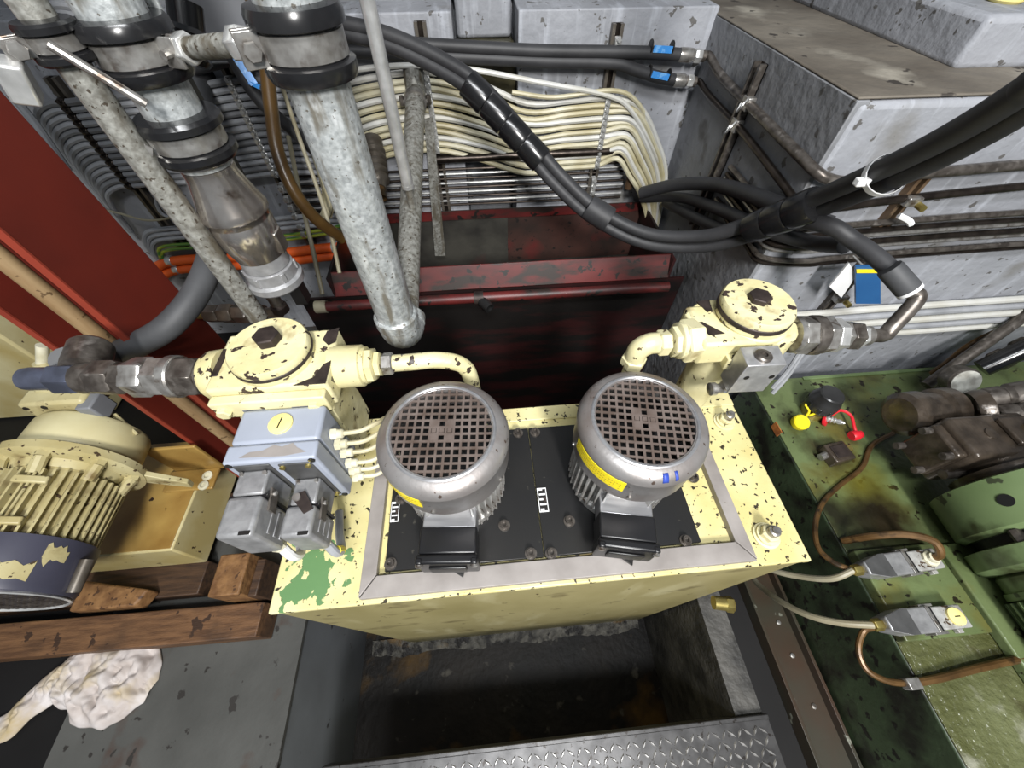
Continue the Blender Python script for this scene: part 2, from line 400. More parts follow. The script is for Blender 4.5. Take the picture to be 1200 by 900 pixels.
# rough concrete lip along the foot of the tank
lipv = []; lipf = []; rl = random.Random(4); nl = 60
for i in range(nl + 1):
    x = -.56 + 1.10 * i / nl
    yf = .074 + rl.uniform(-.004, .004) - .012 * math.sin(i * .21) ** 2; h = .006 + rl.uniform(0, .006)
    lipv += [(x, .125, 0), (x, .125, h + .006), (x, yf + .03, h), (x, yf, .001)]
for i in range(nl):
    for q in range(3): lipf.append((i * 4 + q, i * 4 + q + 1, i * 4 + 5 + q, i * 4 + 4 + q))
structure(MB().add(lipv, lipf).build('trim_1', 'concrete_dirty', angle=20))

# ================================================================== OIL TANK
TX0, TX1, TY0, TY1, TZ = -0.402, 0.553, 0.106, 0.472, 1.15
tank = thing('oil_tank', 'tall cream steel oil tank standing in the pit under the two grey motors', 'tank', (0.075, 0.289, 0))
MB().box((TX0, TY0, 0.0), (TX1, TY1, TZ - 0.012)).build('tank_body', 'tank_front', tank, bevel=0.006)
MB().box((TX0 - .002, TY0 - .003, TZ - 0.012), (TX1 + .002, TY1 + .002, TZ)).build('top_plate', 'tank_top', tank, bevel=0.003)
# mitred grey frame
fz0, fz1 = TZ, TZ + 0.016
fx0, fx1, fy0, fy1 = -0.249, 0.447, 0.110, 0.44
iw, fw = 0.026, 0.034
MB().prism([(fx0, fy0, fz0), (fx1, fy0, fz0), (fx1 - iw, fy0 + fw, fz0), (fx0 + iw, fy0 + fw, fz0)], (0, 0, .016)).build('frame_bar', 'frame_grey', tank, bevel=0.001)
MB().prism([(fx0 - .001, fy0 + .002, fz0), (fx0 + iw - .001, fy0 + fw + .002, fz0), (fx0 + iw, fy1, fz0), (fx0, fy1, fz0)], (0, 0, .016)).build('frame_bar', 'frame_grey', tank, bevel=0.001)
MB().prism([(fx1 + .001, fy0 + .002, fz0), (fx1, fy1, fz0), (fx1 - iw, fy1, fz0), (fx1 - iw + .001, fy0 + fw + .002, fz0)], (0, 0, .016)).build('frame_bar', 'frame_grey', tank, bevel=0.001)
MB().box((-0.212, 0.150, TZ), (0.071, 0.415, TZ + .010)).build('lid_plate', 'lid_black', tank, bevel=0.001)
MB().box((0.0725, 0.150, TZ), (0.362, 0.415, TZ + .010)).build('lid_plate', 'lid_black', tank, bevel=0.001)
LZ = TZ + 0.010
bolt0 = None
for (bx, by) in [(458, 661), (622, 649), (646, 649), (803, 634), (591, 616), (667, 611), (607, 508), (627, 507), (470, 585), (812, 560)]:
    p = pz(bx, by, LZ)
    if bolt0 is None:
        b = MB(); b.cyl(p, p + Vector((0, 0, .003)), 0.011, n=16); b.lathe(p, (0, 0, 1), [(0.0075, .003), (0.0075, .011), (0.004, .011), (0.004, .006)], 12, cap1=True)
        bolt0 = b.build('lid_bolt', 'steel_dark', tank); b0p = p
    else:
        share(bolt0, tank, p - b0p)
# name plates on the lid
for (x, y, sx, sy) in [(636, 586, .021, .052), (463, 600, .018, .042)]:
    p = pz(x, y, LZ)
    n = MB().box((p.x - sx / 2, p.y - sy / 2, LZ), (p.x + sx / 2, p.y + sy / 2, LZ + .0015)).build('name_plate', 'black_print', tank)
    MB().box((p.x - sx * .43, p.y - sy * .46, LZ + .0012), (p.x + sx * .43, p.y + sy * .46, LZ + .0017)).build('plate_border', 'white_plastic', n)
    MB().box((p.x - sx * .36, p.y - sy * .41, LZ + .0012), (p.x + sx * .36, p.y + sy * .41, LZ + .0020)).build('plate_field', 'black_print', n)
    for k in range(5):
        yy = p.y - sy * .40 + k * sy * .19
        MB().box((p.x - sx * .30, yy, LZ + .0014), (p.x + sx * (.30 if k % 2 else .05), yy + sy * .07, LZ + .0024)).build('print_line', 'white_plastic', n)
    MB().box((p.x + sx * .12, p.y - sy * .1, LZ + .0014), (p.x + sx * .30, p.y + sy * .10, LZ + .0026)).build('print_block', 'bare_iron', n)
# screwed filler nipples on the top plate
def nipple(x, y, s=1.0):
    p = pz(x, y, TZ)
    a = MB().lathe(p, (0, 0, 1), [(.024 * s, 0), (.024 * s, .004), (.020 * s, .005), (.020 * s, .010)], 24).build('flange_washer', 'cream_clean', tank)
    MB().hexnut(p + Vector((0, 0, .010)), p + Vector((0, 0, .022)), .0165 * s).build('hex_nut', 'cream_clean', a)
    MB().lathe(p, (0, 0, 1), [(.010 * s, .022), (.010 * s, .034), (.007 * s, .036), (.007 * s, .040)], 16).build('threaded_stub', 'steel', a)
nipple(897, 628); nipple(848, 495, .95)
# drips of orange oil and little drain plug low on the right side
p = px(836, 706, TX1)
d = MB().cyl(p, p + Vector((.05, -.01, 0)), .017, n=14).build('drain_plug', 'brass', tank)
MB().hexnut(p + Vector((.03, -.006, 0)), p + Vector((.05, -.010, 0)), .020).build('plug_nut', 'brass', d)
# lifting rib at the back of the top plate
MB().box((TX0, TY1 - .035, TZ), (TX1, TY1, TZ + .006)).build('rear_strip', 'tank_top', tank, bevel=0.002)

# ================================================================== MOTORS ON THE LID
mat('olive_print', (150, 132, 30))
def make_motor():
    root = thing('electric_motor', '', 'motor', (0, 0, 0))
    H = 0.238
    MB().lathe((0, 0, 0), (0, 0, 1), [(.083, 0), (.083, .018), (.076, .022)], 40).build('flange', 'alu_cast', root, bevel=0.001)
    MB().lathe((0, 0, .02), (0, 0, 1), [(.074, 0), (.074, .145)], 40).build('stator_body', 'alu_cast', root)
    fin0 = None
    n = 44
    for k in range(n):
        a = 2 * PI * k / n
        if fin0 is None:
            fin0 = MB().box((.072, -.0014, .022), (.0910, .0014, .152)).build('cooling_fin', 'alu_cast', root)
        elif abs((a - 1.5 * PI + PI) % (2 * PI) - PI) > 0.42: share(fin0, root, rot=(0, 0, a))
    MB().lathe((0, 0, 0), (0, 0, 1), [(.086, .150), (.0985, .150), (.0992, .154), (.0998, .212), (.1012, .2135), (.1012, .2165), (.0998, .222), (.0965, .2285), (.091, .2335), (.084, .2362), (.079, .2375), (.0750, .2368), (.0745, .2345), (.0745, .226)], 56, cap0=False, cap1=False).build('fan_cowl', 'fan_cover', root, angle=50)
    MB().lathe((0, 0, 0), (0, 0, 1), [(.0745, .2352), (.0775, .2385), (.080, .2385), (.082, .237)], 56, cap0=False, cap1=False).build('cowl_ring', 'alu_bright', root)
    g = MB()
    R = .0752; pit = .0118; w = .0018
    k = -6.5
    while k <= 6.5:
        c = k * pit
        if abs(c) < R - .002:
            h = math.sqrt(R * R - c * c)
            g.box((c - w, -h, .2330), (c + w, h, .2350)); g.box((-h, c - w, .2328), (h, c + w, .2348))
        k += 1
    gr = g.build('guard_grille', 'grille', root, smooth=False)
    e = MB()
    for (i, j) in [(-1, -1), (1, -1), (-1, 1), (1, 1), (0, 0), (-1, 0), (1, 0)]:
        s = pit * .5 if (i and j) else pit * .28
        e.box((i * pit - s, j * pit - s, .2332), (i * pit + s, j * pit + s, .2351))
    e.build('grille_emblem', 'grille', gr, smooth=False)
    MB().lathe((0, 0, .19), (0, 0, 1), [(.070, 0), (.070, .012)], 32).build('fan_disc', 'dark_void', root)  # near-black colour stands in for the shade inside the cowl
    bl = None
    for k in range(8):
        if bl is None: bl = MB().box((.012, -.0012, .200), (.068, .0012, .222)).build('fan_blade', 'lid_black', root)
        else: share(bl, root, rot=(0, 0, k * PI / 4))
    # terminal box
    MB().box((-.044, -.101, .040), (.044, -.06, .090)).build('box_neck', 'alu_bright', root, bevel=0.002)
    tb = MB().box((-.046, -.142, .032), (.046, -.100, .094)).build('terminal_box', 'black_plastic', root, bevel=0.003)
    MB().box((-.049, -.157, .028), (.049, -.1425, .097)).build('box_cover', 'black_plastic', tb, bevel=0.004, seg=3)
    for sx in (-1, 1):
        MB().lathe((sx * .043, -.157, .088), (0, -1, 0), [(.006, 0), (.006, .003), (.004, .004)], 12).build('cover_screw', 'steel', tb)
        MB().box((sx * .043 - .005, -.1575, .083), (sx * .043 + .005, -.1480, .0985)).build('screw_boss', 'black_plastic', tb, bevel=.002)
    MB().box((-.03, -.1605, .045), (.03, -.157, .075)).build('cover_recess', 'lid_black', tb, bevel=.002)
    MB().prism([(-.035, -.135, .036), (.020, -.165, .030), (.026, -.135, .030), (-.02, -.105, .036)], (0, 0, -.006)).build('gland_plate', 'lid_black', tb)
    # yellow warning strip on the cowl
    s = MB(); a0, a1 = math.radians(196), math.radians(254); nn = 14
    for r_, in ((.1001,), (.1006,)):
        pass
    vs = []; fs = []
    for k in range(nn + 1):
        a = a0 + (a1 - a0) * k / nn
        for (r_, z_) in ((.0980, .178), (.1002, .178), (.1006, .2085), (.0980, .2085)): vs.append((r_ * math.cos(a), r_ * math.sin(a), z_))
    for k in range(nn):
        for q in range(4): fs.append((k * 4 + q, k * 4 + (q + 1) % 4, k * 4 + 4 + (q + 1) % 4, k * 4 + 4 + q))
    fs += [(3, 2, 1, 0), tuple(nn * 4 + q for q in range(4))]
    st = s.add(vs, fs).build('warning_sticker', 'yellow', root)
    for row in range(3):
        t = MB(); z_ = .184 + row * .0075
        for k in range(22):
            a = a0 + (a1 - a0) * (k + .6) / 23.2
            if random.random() < .78:
                t.box((.1001 + row * .0001, -.0010, z_), (.1009 + row * .0001, .0010, z_ + .0014))
                for v in t.v[-8:]: v.xy = (v.x * math.cos(a) - v.y * math.sin(a), v.x * math.sin(a) + v.y * math.cos(a))
        t.build('print_line', 'olive_print', st, smooth=False)
    for a in (math.radians(262), math.radians(190), math.radians(330)):
        p = Vector((.099 * math.cos(a), .099 * math.sin(a), .166)); q = p * 1.0; q.xy = p.xy * 1.035
        MB().cyl(p, q, .0035, n=10).build('cowl_screw', 'steel', root)
    return root
mot = make_motor()
m2 = copy_tree(mot)
mot.location = (-0.080, 0.290, LZ + .001); mot.rotation_euler = (0, 0, math.radians(-4))
m2.location = (0.228, 0.283, LZ + .001); m2.rotation_euler = (0, 0, math.radians(-11))
tag(mot, 'grey electric motor with round fan grille beside the grey junction box', 'motor', 'motors on the tank lid')
tag(m2, 'grey electric motor with blue tape marks on its fan cowl rim', 'motor', 'motors on the tank lid')
for (a, wd) in ((math.radians(283), .009), (math.radians(293), .005)):
    tm = MB(); prof = [(.0885, .2345), (.0935, .2315), (.0970, .2277), (.0990, .2240)]
    vs = []
    for (r_, z_) in prof:
        for s in (-1, 1):
            vs.append((r_ * math.cos(a + s * wd / 2 / .1), r_ * math.sin(a + s * wd / 2 / .1), z_ + .0009))
    tm.add(vs, [(0, 1, 3, 2), (2, 3, 5, 4), (4, 5, 7, 6)])
    t = tm.build('blue_tape_mark', 'blue_tape'); t.location = (0, 0, 0)
    me = t.data
    off = Vector(((min(v.x for v in tm.v) + max(v.x for v in tm.v)) / 2, (min(v.y for v in tm.v) + max(v.y for v in tm.v)) / 2, min(v.z for v in tm.v)))
    t.parent = m2; t.location = off
    sol = t.modifiers.new('solid', 'SOLIDIFY'); sol.thickness = .0005

# ================================================================== VALVE BLOCKS
def chain(root, p0, p1, segs, name='union_nut'):
    p0, p1 = Vector(p0), Vector(p1); d = p1 - p0
    for (a, b, r, kind, m) in segs:
        q0, q1 = p0 + d * a, p0 + d * b
        if kind == 'hex': MB().hexnut(q0, q1, r, phase=random.random()).build('hex_nut', m, root, bevel=0.0008)
        elif kind == 'ring': MB().lathe(q0, d, [(r * .94, 0), (r, d.length * (b - a) * .15), (r, d.length * (b - a) * .85), (r * .94, d.length * (b - a))], 24).build('collar', m, root)
        else: MB().cyl(q0, q1, r, n=20).build('pipe_stub', m, root)

# ---- left block
CL = Vector((-0.341, 0.428, 0))
lv = thing('filter_block', 'chipped cream valve block with round screw cap above the grey junction box', 'valve block', (-0.341, 0.42, TZ + .006))
MB().box((-.432, .368, 1.372), (-.252, .484, 1.430)).build('block_body', 'cream_worn', lv, bevel=0.005)
MB().box((-.410, .355, 1.205), (-.262, .462, 1.372)).build('filter_housing', 'cream', lv, bevel=0.006)
MB().lathe((-.336, .41, TZ + .006), (0, 0, 1), [(.062, 0), (.062, .014), (.050, .016), (.050, .05)], 28).build('housing_foot', 'cream', lv)
MB().box((-.428, .350, 1.380), (-.256, .368, 1.418)).build('front_strip', 'cream_clean', lv, bevel=0.003)
for x in (-.412, -.276):
    MB().lathe((x, .350, 1.398), (0, -1, 0), [(.011, 0), (.011, .006), (.009, .008)], 6).build('strip_bolt', 'cream_clean', lv)
for x in (-.386, -.312):
    MB().box((x, .3496, 1.394), (x + .034, .351, 1.399)).build('worn_slot', 'grey_paint', lv)
cap = MB().lathe((CL.x, CL.y, 1.428), (0, 0, 1), [(.058, 0), (.0605, .004), (.0605, .012), (.058, .014), (.0605, .018), (.0605, .027), (.058, .031)], 44).build('screw_cap', 'cream_worn', lv)
MB().lathe((CL.x, CL.y, 1.4385), (0, 0, 1), [(.0600, 0), (.0616, .002), (.0616, .006), (.060, .008)], 44, cap0=False, cap1=False).build('cap_seam', 'bare_iron', cap)
MB().hexnut((CL.x + .002, CL.y + .008, 1.458), (CL.x + .002, CL.y + .008, 1.474), .020, phase=.2).build('cap_hex', 'bare_iron', cap, bevel=.001)
# bare iron patches worn on edges
MB().box((-.4335, .395, 1.405), (-.420, .452, 1.4312)).build('worn_edge', 'bare_iron', lv, bevel=.002)
MB().prism([(-.300, .3665, 1.4306), (-.2515, .3665, 1.4306), (-.2512, .412, 1.4306), (-.262, .405, 1.4306), (-.272, .380, 1.4306)], (0, 0, .0006)).build('worn_patch', 'bare_iron', lv)
MB().prism([(-.262, .445, 1.4306), (-.2515, .452, 1.4306), (-.2512, .484, 1.4306), (-.270, .478, 1.4306), (-.274, .458, 1.4306)], (0, 0, .0006)).build('worn_patch', 'bare_iron', lv)
MB().lathe((-.430, .424, 1.398), (-1, 0, 0), [(.043, 0), (.041, .022), (.036, .030)], 28).build('side_boss', 'cream', lv)
AX = 1.398
p0 = Vector((-.255, .425, AX)); p1 = pz(452, 427, AX)
MB().lathe(p0, (1, 0, 0), [(.036, -.005), (.035, .042), (.031, .044), (.031, .05)], 28).build('outlet_boss', 'cream_clean', lv)
MB().hexnut(p0 + Vector((.048, 0, 0)), p0 + Vector((.062, 0, 0)), .030, .3).build('hex_nut', 'cream_clean', lv)
MB().hexnut(p0 + Vector((.062, 0, 0)), p0 + Vector((.072, 0, 0)), .022, .1).build('hex_nut', 'cream_clean', lv)
MB().hexnut(p0 + Vector((.074, 0, 0)), p0 + Vector((.092, 0, 0)), .019, .5).build('hex_nut', 'steel', lv)
q = p0 + Vector((.092, 0, 0))
MB().tube([q, q + Vector((.03, 0, 0)), q + Vector((.075, .002, -.002)), q + Vector((.112, .004, -.022)), q + Vector((.125, .004, -.07)), q + Vector((.127, .004, -.23))], .0145, 14).build('bent_outlet_pipe', 'cream_worn', lv)
MB().lathe((q.x + .127, q.y + .004, TZ + .006), (0, 0, 1), [(.022, 0), (.022, .012)], 6).build('hex_nut', 'cream_clean', lv)
# fittings out to the left
c0 = Vector((-.458, .424, AX)); c1 = Vector((-.758, .444, AX))
chain(lv, c0, c1, [(0, .05, .026, 'pipe', 'steel_dark'), (.04, .17, .034, 'hex', 'steel_dark'), (.16, .22, .035, 'ring', 'steel'), (.21, .31, .034, 'hex', 'steel'), (.31, .43, .0335, 'hex', 'steel'), (.42, .50, .027, 'hex', 'steel_dark'), (.49, .62, .030, 'hex', 'steel_dark'), (.61, .70, .026, 'ring', 'steel_dark'), (.69, .84, .026, 'hex', 'steel_blue'), (.83, 1.0, .019, 'ring', 'steel_blue')])

# ---- grey junction box bolted under the block
jb = thing('junction_box', 'grey cast junction box with round yellow plug below the cream valve block', 'junction box', (-.32, .30, 1.257))
MB().box((-.383, .288, 1.257), (-.258, .3485, 1.402)).build('box_body', 'box_grey', jb, bevel=0.006, seg=3)
MB().box((-.384, .258, 1.254), (-.256, .287, 1.403)).build('box_lid', 'box_grey', jb, bevel=0.004, seg=3)
yc = MB().lathe((-.318, .318, 1.401), (0, 0, 1), [(.0175, 0), (.0175, .004), (.016, .005)], 28).build('round_plug', 'yellow_cap', jb)
MB().box((-.319, .309, 1.4058), (-.3172, .327, 1.4066), rot=(0, 0, -.15)).build('plug_slot', 'black_print', yc)
MB().prism([(-.362, .266, 1.4028), (-.300, .264, 1.4028), (-.270, .268, 1.4028), (-.284, .276, 1.4028), (-.292, .284, 1.4028), (-.306, .279, 1.4028), (-.318, .283, 1.4028), (-.332, .275, 1.4028), (-.350, .274, 1.4028)], (0, 0, .0006)).build('worn_patch', 'frame_grey', jb)
for (x, z) in ((-.377, 1.396), (-.263, 1.396), (-.263, 1.262), (-.377, 1.262)):
    MB().cyl((x, .259, z), (x, .2565, z), .005, n=10).build('lid_screw', 'lid_black', jb)
MB().box((-.312, .2555, 1.268), (-.266, .2585, 1.392)).build('flange_plate', 'connector_dark', jb, bevel=.002)
MB().box((-.372, .2555, 1.290), (-.322, .2585, 1.396)).build('flange_plate', 'connector_dark', jb, bevel=.002)
for (x, z) in ((-.307, 1.386), (-.271, 1.386), (-.271, 1.275), (-.307, 1.275)):
    MB().cyl((x, .256, z), (x, .252, z), .004, n=8).build('flange_screw', 'brass', jb)
gl = None
for i, (gx, gy) in enumerate([(388, 509), (393, 521), (400, 531), (406, 543), (410, 551), (414, 559)]):
    g = px(gx, gy, -.257)
    gm = MB().hexnut(g, g + Vector((.010, 0, 0)), .0095).build('cable_gland', 'gland_white', jb)
    MB().lathe(g, (1, 0, 0), [(.0075, .010), (.0075, .018), (.005, .020)], 12).build('gland_cap', 'gland_white', gm)
    e = Vector((-.18 + .004 * i, g.y + .02 + .006 * i, g.z - .02))
    c = MB().tube([g + Vector((.018, 0, 0)), g + Vector((.045, .004, -.002)), (g + e) / 2 + Vector((.03, .012, 0)), e + Vector((0, .03, -.03)), Vector((-.15, .395 + .004 * i, TZ + .012))], .0038, 8).build('signal_cable', 'white_cable')
    tag(c, 'thin cream cable from the junction box side, %s gland from the top' % ORD[i], 'cable', 'thin cables out of the junction box')

def hood(x0, x1, y0, y1, yb, z0, z1, label):
    t = thing('plug_connector', label, 'connector', ((x0 + x1) / 2, yb, z0))
    s = .003
    MB().box((x0 + s, yb, z0 + .012), (x1 - s, .2555, z1 - .003)).build('socket_housing', 'connector_grey', t, bevel=.003)
    MB().box((x0, y1, z0), (x1, yb - .002, z1)).build('plug_hood', 'connector_grey', t, bevel=.006, seg=3)
    MB().box((x0 - .0008, yb - .003, z0 + .006), (x1 + .0008, yb + .001, z1 - .006)).build('seal', 'black_plastic', t)
    for k in range(3): MB().box((x1 - .0005, y1 + .012, z0 + .014 + k * .017), (x1 + .0012, yb - .012, z0 + .020 + k * .017)).build('side_rib', 'connector_grey', t, bevel=.0006)
    MB().box((x1 - .017, y1 + .002, z1 - .0005), (x1 - .003, y1 + .007, z1 + .0008)).build('black_mark', 'black_print', t)
    for sx in (x0 + .008, x1 - .008): MB().cyl((sx, .250, z1 - .004), (sx, .250, z1 + .0005), .003, n=8).build('housing_screw', 'steel', t)
    MB().prism([(x1, yb + .012, z1 - .012), (x1, yb + .012, z1 - .03), (x1, yb - .018, z1 - .036), (x1, yb - .018, z1 - .018)], (.003, 0, 0)).build('locking_lever', 'steel_dark', t)
    MB().cyl((x1 - .001, yb + .006, z1 - .020), (x1 + .006, yb + .006, z1 - .020), .0035, n=10).build('lever_pin', 'steel', t)
    return t
a = pz(272, 640, 1.380); b = pz(306, 638, 1.380); cc = pz(283, 585, 1.380)
h1 = hood(-.371, -.323, .262, .162, .219, 1.300, 1.386, 'larger silver plug connector on the left of the grey junction box front')
h2 = hood(-.311, -.268, .262, .168, .215, 1.268, 1.345, 'smaller silver plug connector with lever on the right of the junction box front')
MB().prism([(-.306, .226, 1.3455), (-.288, .234, 1.3455), (-.270, .206, 1.3455), (-.282, .199, 1.3455)], (0, 0, .002)).build('locking_lever', 'bare_iron', h2)
MB().cyl((-.297, .224, 1.345), (-.297, .224, 1.350), .006, n=14).build('lever_pivot', 'steel', h2)
for (h, x, y, z) in ((h1, -.340, .178, 1.302), (h2, -.287, .186, 1.270)):
    MB().hexnut((x, y, z), (x + .004, y - .004, z - .016), .012).build('cable_gland', 'gland_white', h)
    MB().tube([(x + .003, y - .002, z - .012), (x + .010, y - .012, z - .045), (x + .005, y + .000, z - .080), (x - .008, y + .03, z - .095), (x - .02, .262, 1.166)], .0075, 10).build('plug_cable', 'white_plastic' if h is h1 else 'grey_cable', h)
    if h is h2: MB().cyl((x + .010, y - .010, z - .046), (x + .006, y - .002, z - .076), .0085, n=10).build('cable_marker', 'yellow', h)

# ---- right block
rv = thing('filter_block', 'cream valve block with worn round cap and bright aluminium cube on its front', 'valve block', (.437, .40, TZ + .006))
CR = pz(890, 353, 1.462)
MB().lathe((.424, .436, TZ + .006), (0, 0, 1), [(.036, 0), (.036, .012), (.034, .014), (.038, .20), (.044, .23)], 30).build('filter_housing', 'cream_clean', rv)
MB().box((.352, .392, 1.378), (.478, .486, 1.430)).build('block_body', 'cream', rv, bevel=0.006)
MB().prism([(CR.x + .058 * math.cos(math.radians(a)) * 1.05 + .004, CR.y + .064 * math.sin(math.radians(a)), 1.378) for a in range(0, 360, 15)], (0, 0, .054)).build('round_body', 'cream', rv, bevel=.004)
ob = [(CR.x - .03, CR.y + .048, 1.376), (CR.x - .03, CR.y - .050, 1.376), (CR.x + .010, CR.y - .060, 1.376)]
for k in range(9):
    a = -PI / 2 + PI * k / 8; ob.append((.500 + .036 * math.cos(a), CR.y - .008 + .052 * math.sin(a), 1.376))
MB().prism(ob, (0, 0, .050)).build('outlet_body', 'cream', rv, bevel=.008, seg=3)
MB().prism([(.346, .470, 1.380), (.385, .500, 1.380), (.500, .500, 1.380), (.500, .478, 1.380), (.352, .440, 1.380)], (0, 0, .048)).build('rear_lug', 'cream', rv, bevel=.003)
cap = MB().lathe((CR.x, CR.y, 1.430), (0, 0, 1), [(.056, 0), (.0600, .004), (.0600, .014), (.058, .016), (.0600, .020), (.0600, .028), (.057, .033)], 44).build('screw_cap', 'cream_worn', rv)
MB().lathe((CR.x, CR.y, 1.4400), (0, 0, 1), [(.0595, 0), (.0612, .002), (.0612, .009), (.0595, .011)], 44, cap0=False, cap1=False).build('cap_seam', 'bare_iron', cap)
MB().hexnut((CR.x, CR.y + .004, 1.460), (CR.x, CR.y + .004, 1.473), .019, .5).build('cap_hex', 'bare_iron', cap, bevel=.001)
MB().prism([(.376, .4945, 1.4285), (.400, .4975, 1.4285), (.395, .470, 1.4285), (.384, .466, 1.4285)], (0, 0, .0025)).build('worn_patch', 'bare_iron', rv)
MB().prism([(.358, .442, 1.4305), (.366, .444, 1.4305), (.394, .414, 1.4305), (.366, .412, 1.4305)], (0, 0, .0008)).build('worn_patch', 'bare_iron', rv)
MB().box((.518, .436, 1.4258), (.527, .464, 1.4272), rot=(0, 0, .25)).build('type_plate', 'steel', rv)
# left side: boss, adaptor, nuts and elbow
AR = 1.404
b0 = Vector((.362, .428, AR))
MB().hexnut(b0, b0 + Vector((-.030, -.002, 0)), .038, .35).build('hex_adaptor', 'cream_clean', rv, bevel=.001)
MB().lathe(b0 + Vector((-.028, 0, 0)), (-1, -.02, 0), [(.032, 0), (.032, .008), (.029, .010)], 28).build('collar', 'cream_clean', rv)
MB().hexnut(b0 + Vector((-.037, -.002, 0)), b0 + Vector((-.048, -.002, 0)), .027, .1).build('hex_nut', 'cream_clean', rv)
MB().hexnut(b0 + Vector((-.052, -.002, 0)), b0 + Vector((-.072, -.002, 0)), .023, .4).build('hex_nut', 'cream_clean', rv, bevel=.001)
e0 = b0 + Vector((-.07, -.002, 0))
MB().tube([e0, e0 + Vector((-.018, -.001, 0)), e0 + Vector((-.032, -.002, -.012)), e0 + Vector((-.034, -.002, -.034))], .0185, 14).build('elbow', 'cream_clean', rv)
MB().hexnut(e0 + Vector((-.034, -.002, -.032)), e0 + Vector((-.034, -.002, -.052)), .0225, .2).build('hex_nut', 'cream_clean', rv, bevel=.001)
MB().tube([e0 + Vector((-.034, -.002, -.05)), e0 + Vector((-.034, -.002, -.12)), Vector((e0.x - .034, e0.y - .002, TZ + .006))], .013, 12).build('down_pipe', 'cream_clean', rv)
# aluminium cube in front
kz = 1.430
kq = [pz(867, 407, kz), pz(912, 404, kz), pz(923, 427, kz), pz(877, 429, kz)]
MB().prism([kq[3], kq[2], kq[1], kq[0]], (0, 0, -.074)).build('aluminium_cube', 'aluminium', rv, bevel=.0015)
MB().box((.400, kq[0].y - .004, 1.374), (.474, .402, 1.402)).build('cube_mount', 'cream', rv, bevel=.003)
p = pz(894, 418, kz)
sc = MB().lathe(p, (0, 0, 1), [(.0135, 0), (.0135, .004), (.011, .006), (.0055, .006), (.0055, .003)], 20).build('socket_plug', 'steel_dark', rv)
ky = (kq[2].y + kq[3].y) / 2
for (hx, hy) in ((875, 443), (904, 441)):
    h_ = py(hx, hy, ky)
    f_ = (h_.x - kq[3].x) / (kq[2].x - kq[3].x); yy = kq[3].y + (kq[2].y - kq[3].y) * f_
    MB().lathe((h_.x, yy + .0006, h_.z), (0, -1, 0), [(.0045, 0), (.0045, .0014), (.003, .0015)], 12).build('port_hole', 'black_print', rv)
q0 = Vector((kq[0].x + .010, (kq[0].y + kq[3].y) / 2 + .004, 1.342))
MB().cyl(q0, q0 + Vector((0, 0, .014)), .011, n=14).build('cube_stub', 'steel', rv)
MB().lathe(q0 + Vector((-.004, .0, -.006)), (-1, 0, 0), [(.009, 0), (.009, .012), (.012, .013), (.012, .022), (.006, .024)], 14).build('test_point', 'steel', rv)
# fittings to the right, elbow to the hose
d0 = Vector((.532, .426, 1.402)); d1 = Vector((.668, .412, 1.402))
chain(rv, d0, d1, [(0, .07, .032, 'pipe', 'steel'), (.05, .24, .034, 'hex', 'steel'), (.22, .36, .035, 'ring', 'steel_dark'), (.34, .50, .034, 'hex', 'steel'), (.50, .64, .030, 'hex', 'steel_bright'), (.63, .71, .025, 'hex', 'steel'), (.70, .86, .026, 'hex', 'steel_dark'), (.85, .92, .022, 'hex', 'steel_bright'), (.91, 1.0, .017, 'pipe', 'steel')])

# ================================================================== RED TRAY BEHIND THE TANK
mat('liner', (72, 46, 40), (44, 34, 30), 8, 0.55, layers=(((92, 36, 34), 0.58, 0.72, 5, None),), chips=((28, 24, 22), 0.62, 50))
tr = thing('drip_tray', 'dark red open steel trough behind the cream tank under the wall cables', 'trough', (0.065, 1.1, 0.6))
ty0, ty1, tz = 0.985, 1.335, 1.150
MB().box((-.472, ty1 - .006, .66), (.602, ty1, tz)).build('back_panel', 'tray_inner', tr)
MB().box((.100, ty1 - .008, .93), (.600, ty1 - .0062, tz + .001)).build('back_liner', 'liner', tr)
MB().box((-.470, ty1 - .012, tz - .03), (.602, ty1 - .0082, tz + .002)).build('back_lip', 'red_tray', tr)
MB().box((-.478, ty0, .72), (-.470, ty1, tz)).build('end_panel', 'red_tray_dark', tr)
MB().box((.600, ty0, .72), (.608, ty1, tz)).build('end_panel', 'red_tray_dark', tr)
MB().box((-.472, ty0 + .0, .66), (.602, ty1, .668)).build('tray_bottom', 'tray_inner', tr)
fl = MB().prism([(-.474, ty0 + .030, tz), (-.474, ty0 + .036, tz - .002), (-.474, ty0 + .004, 1.078), (-.474, ty0 - .004, 1.082)], (1.079, 0, 0)).build('front_lip', 'red_tray', tr, bevel=.002)
MB().box((-.585, ty0 - .001, .02), (.66, ty0 + .006, 1.078)).build('front_panel', 'red_tray_dark', tr)  # extended far below the trough, its near-black standing in for the shaded gap
# pipe with a stub running along the front of the trough
FPZ = py(600, 347, ty0 - .03).z
fp = thing('feed_pipe', 'thin rusty pipe running along the front of the red trough', 'pipe', (.16, ty0 - .03, 1.06))
MB().cyl((-.50, ty0 - .028, FPZ), (.60, ty0 - .028, FPZ), .0165, n=16).build('pipe', 'red_tray', fp)
p = py(560, 350, ty0 - .03)
MB().cyl((p.x - .012, ty0 - .028, FPZ), (p.x + .018, ty0 - .028, FPZ), .021, n=16).build('tee_sleeve', 'bare_iron', fp)
MB().lathe((p.x + .010, ty0 - .035, FPZ - .004), (.55, -.75, -.12), [(.017, 0), (.017, .045), (.012, .045), (.012, .02)], 16).build('open_stub', 'lid_black', fp)
MB().cyl((-.50, ty0 - .028, FPZ), (-.535, ty0 - .028, FPZ), .020, n=16).build('pipe_end', 'tan_cable', fp)
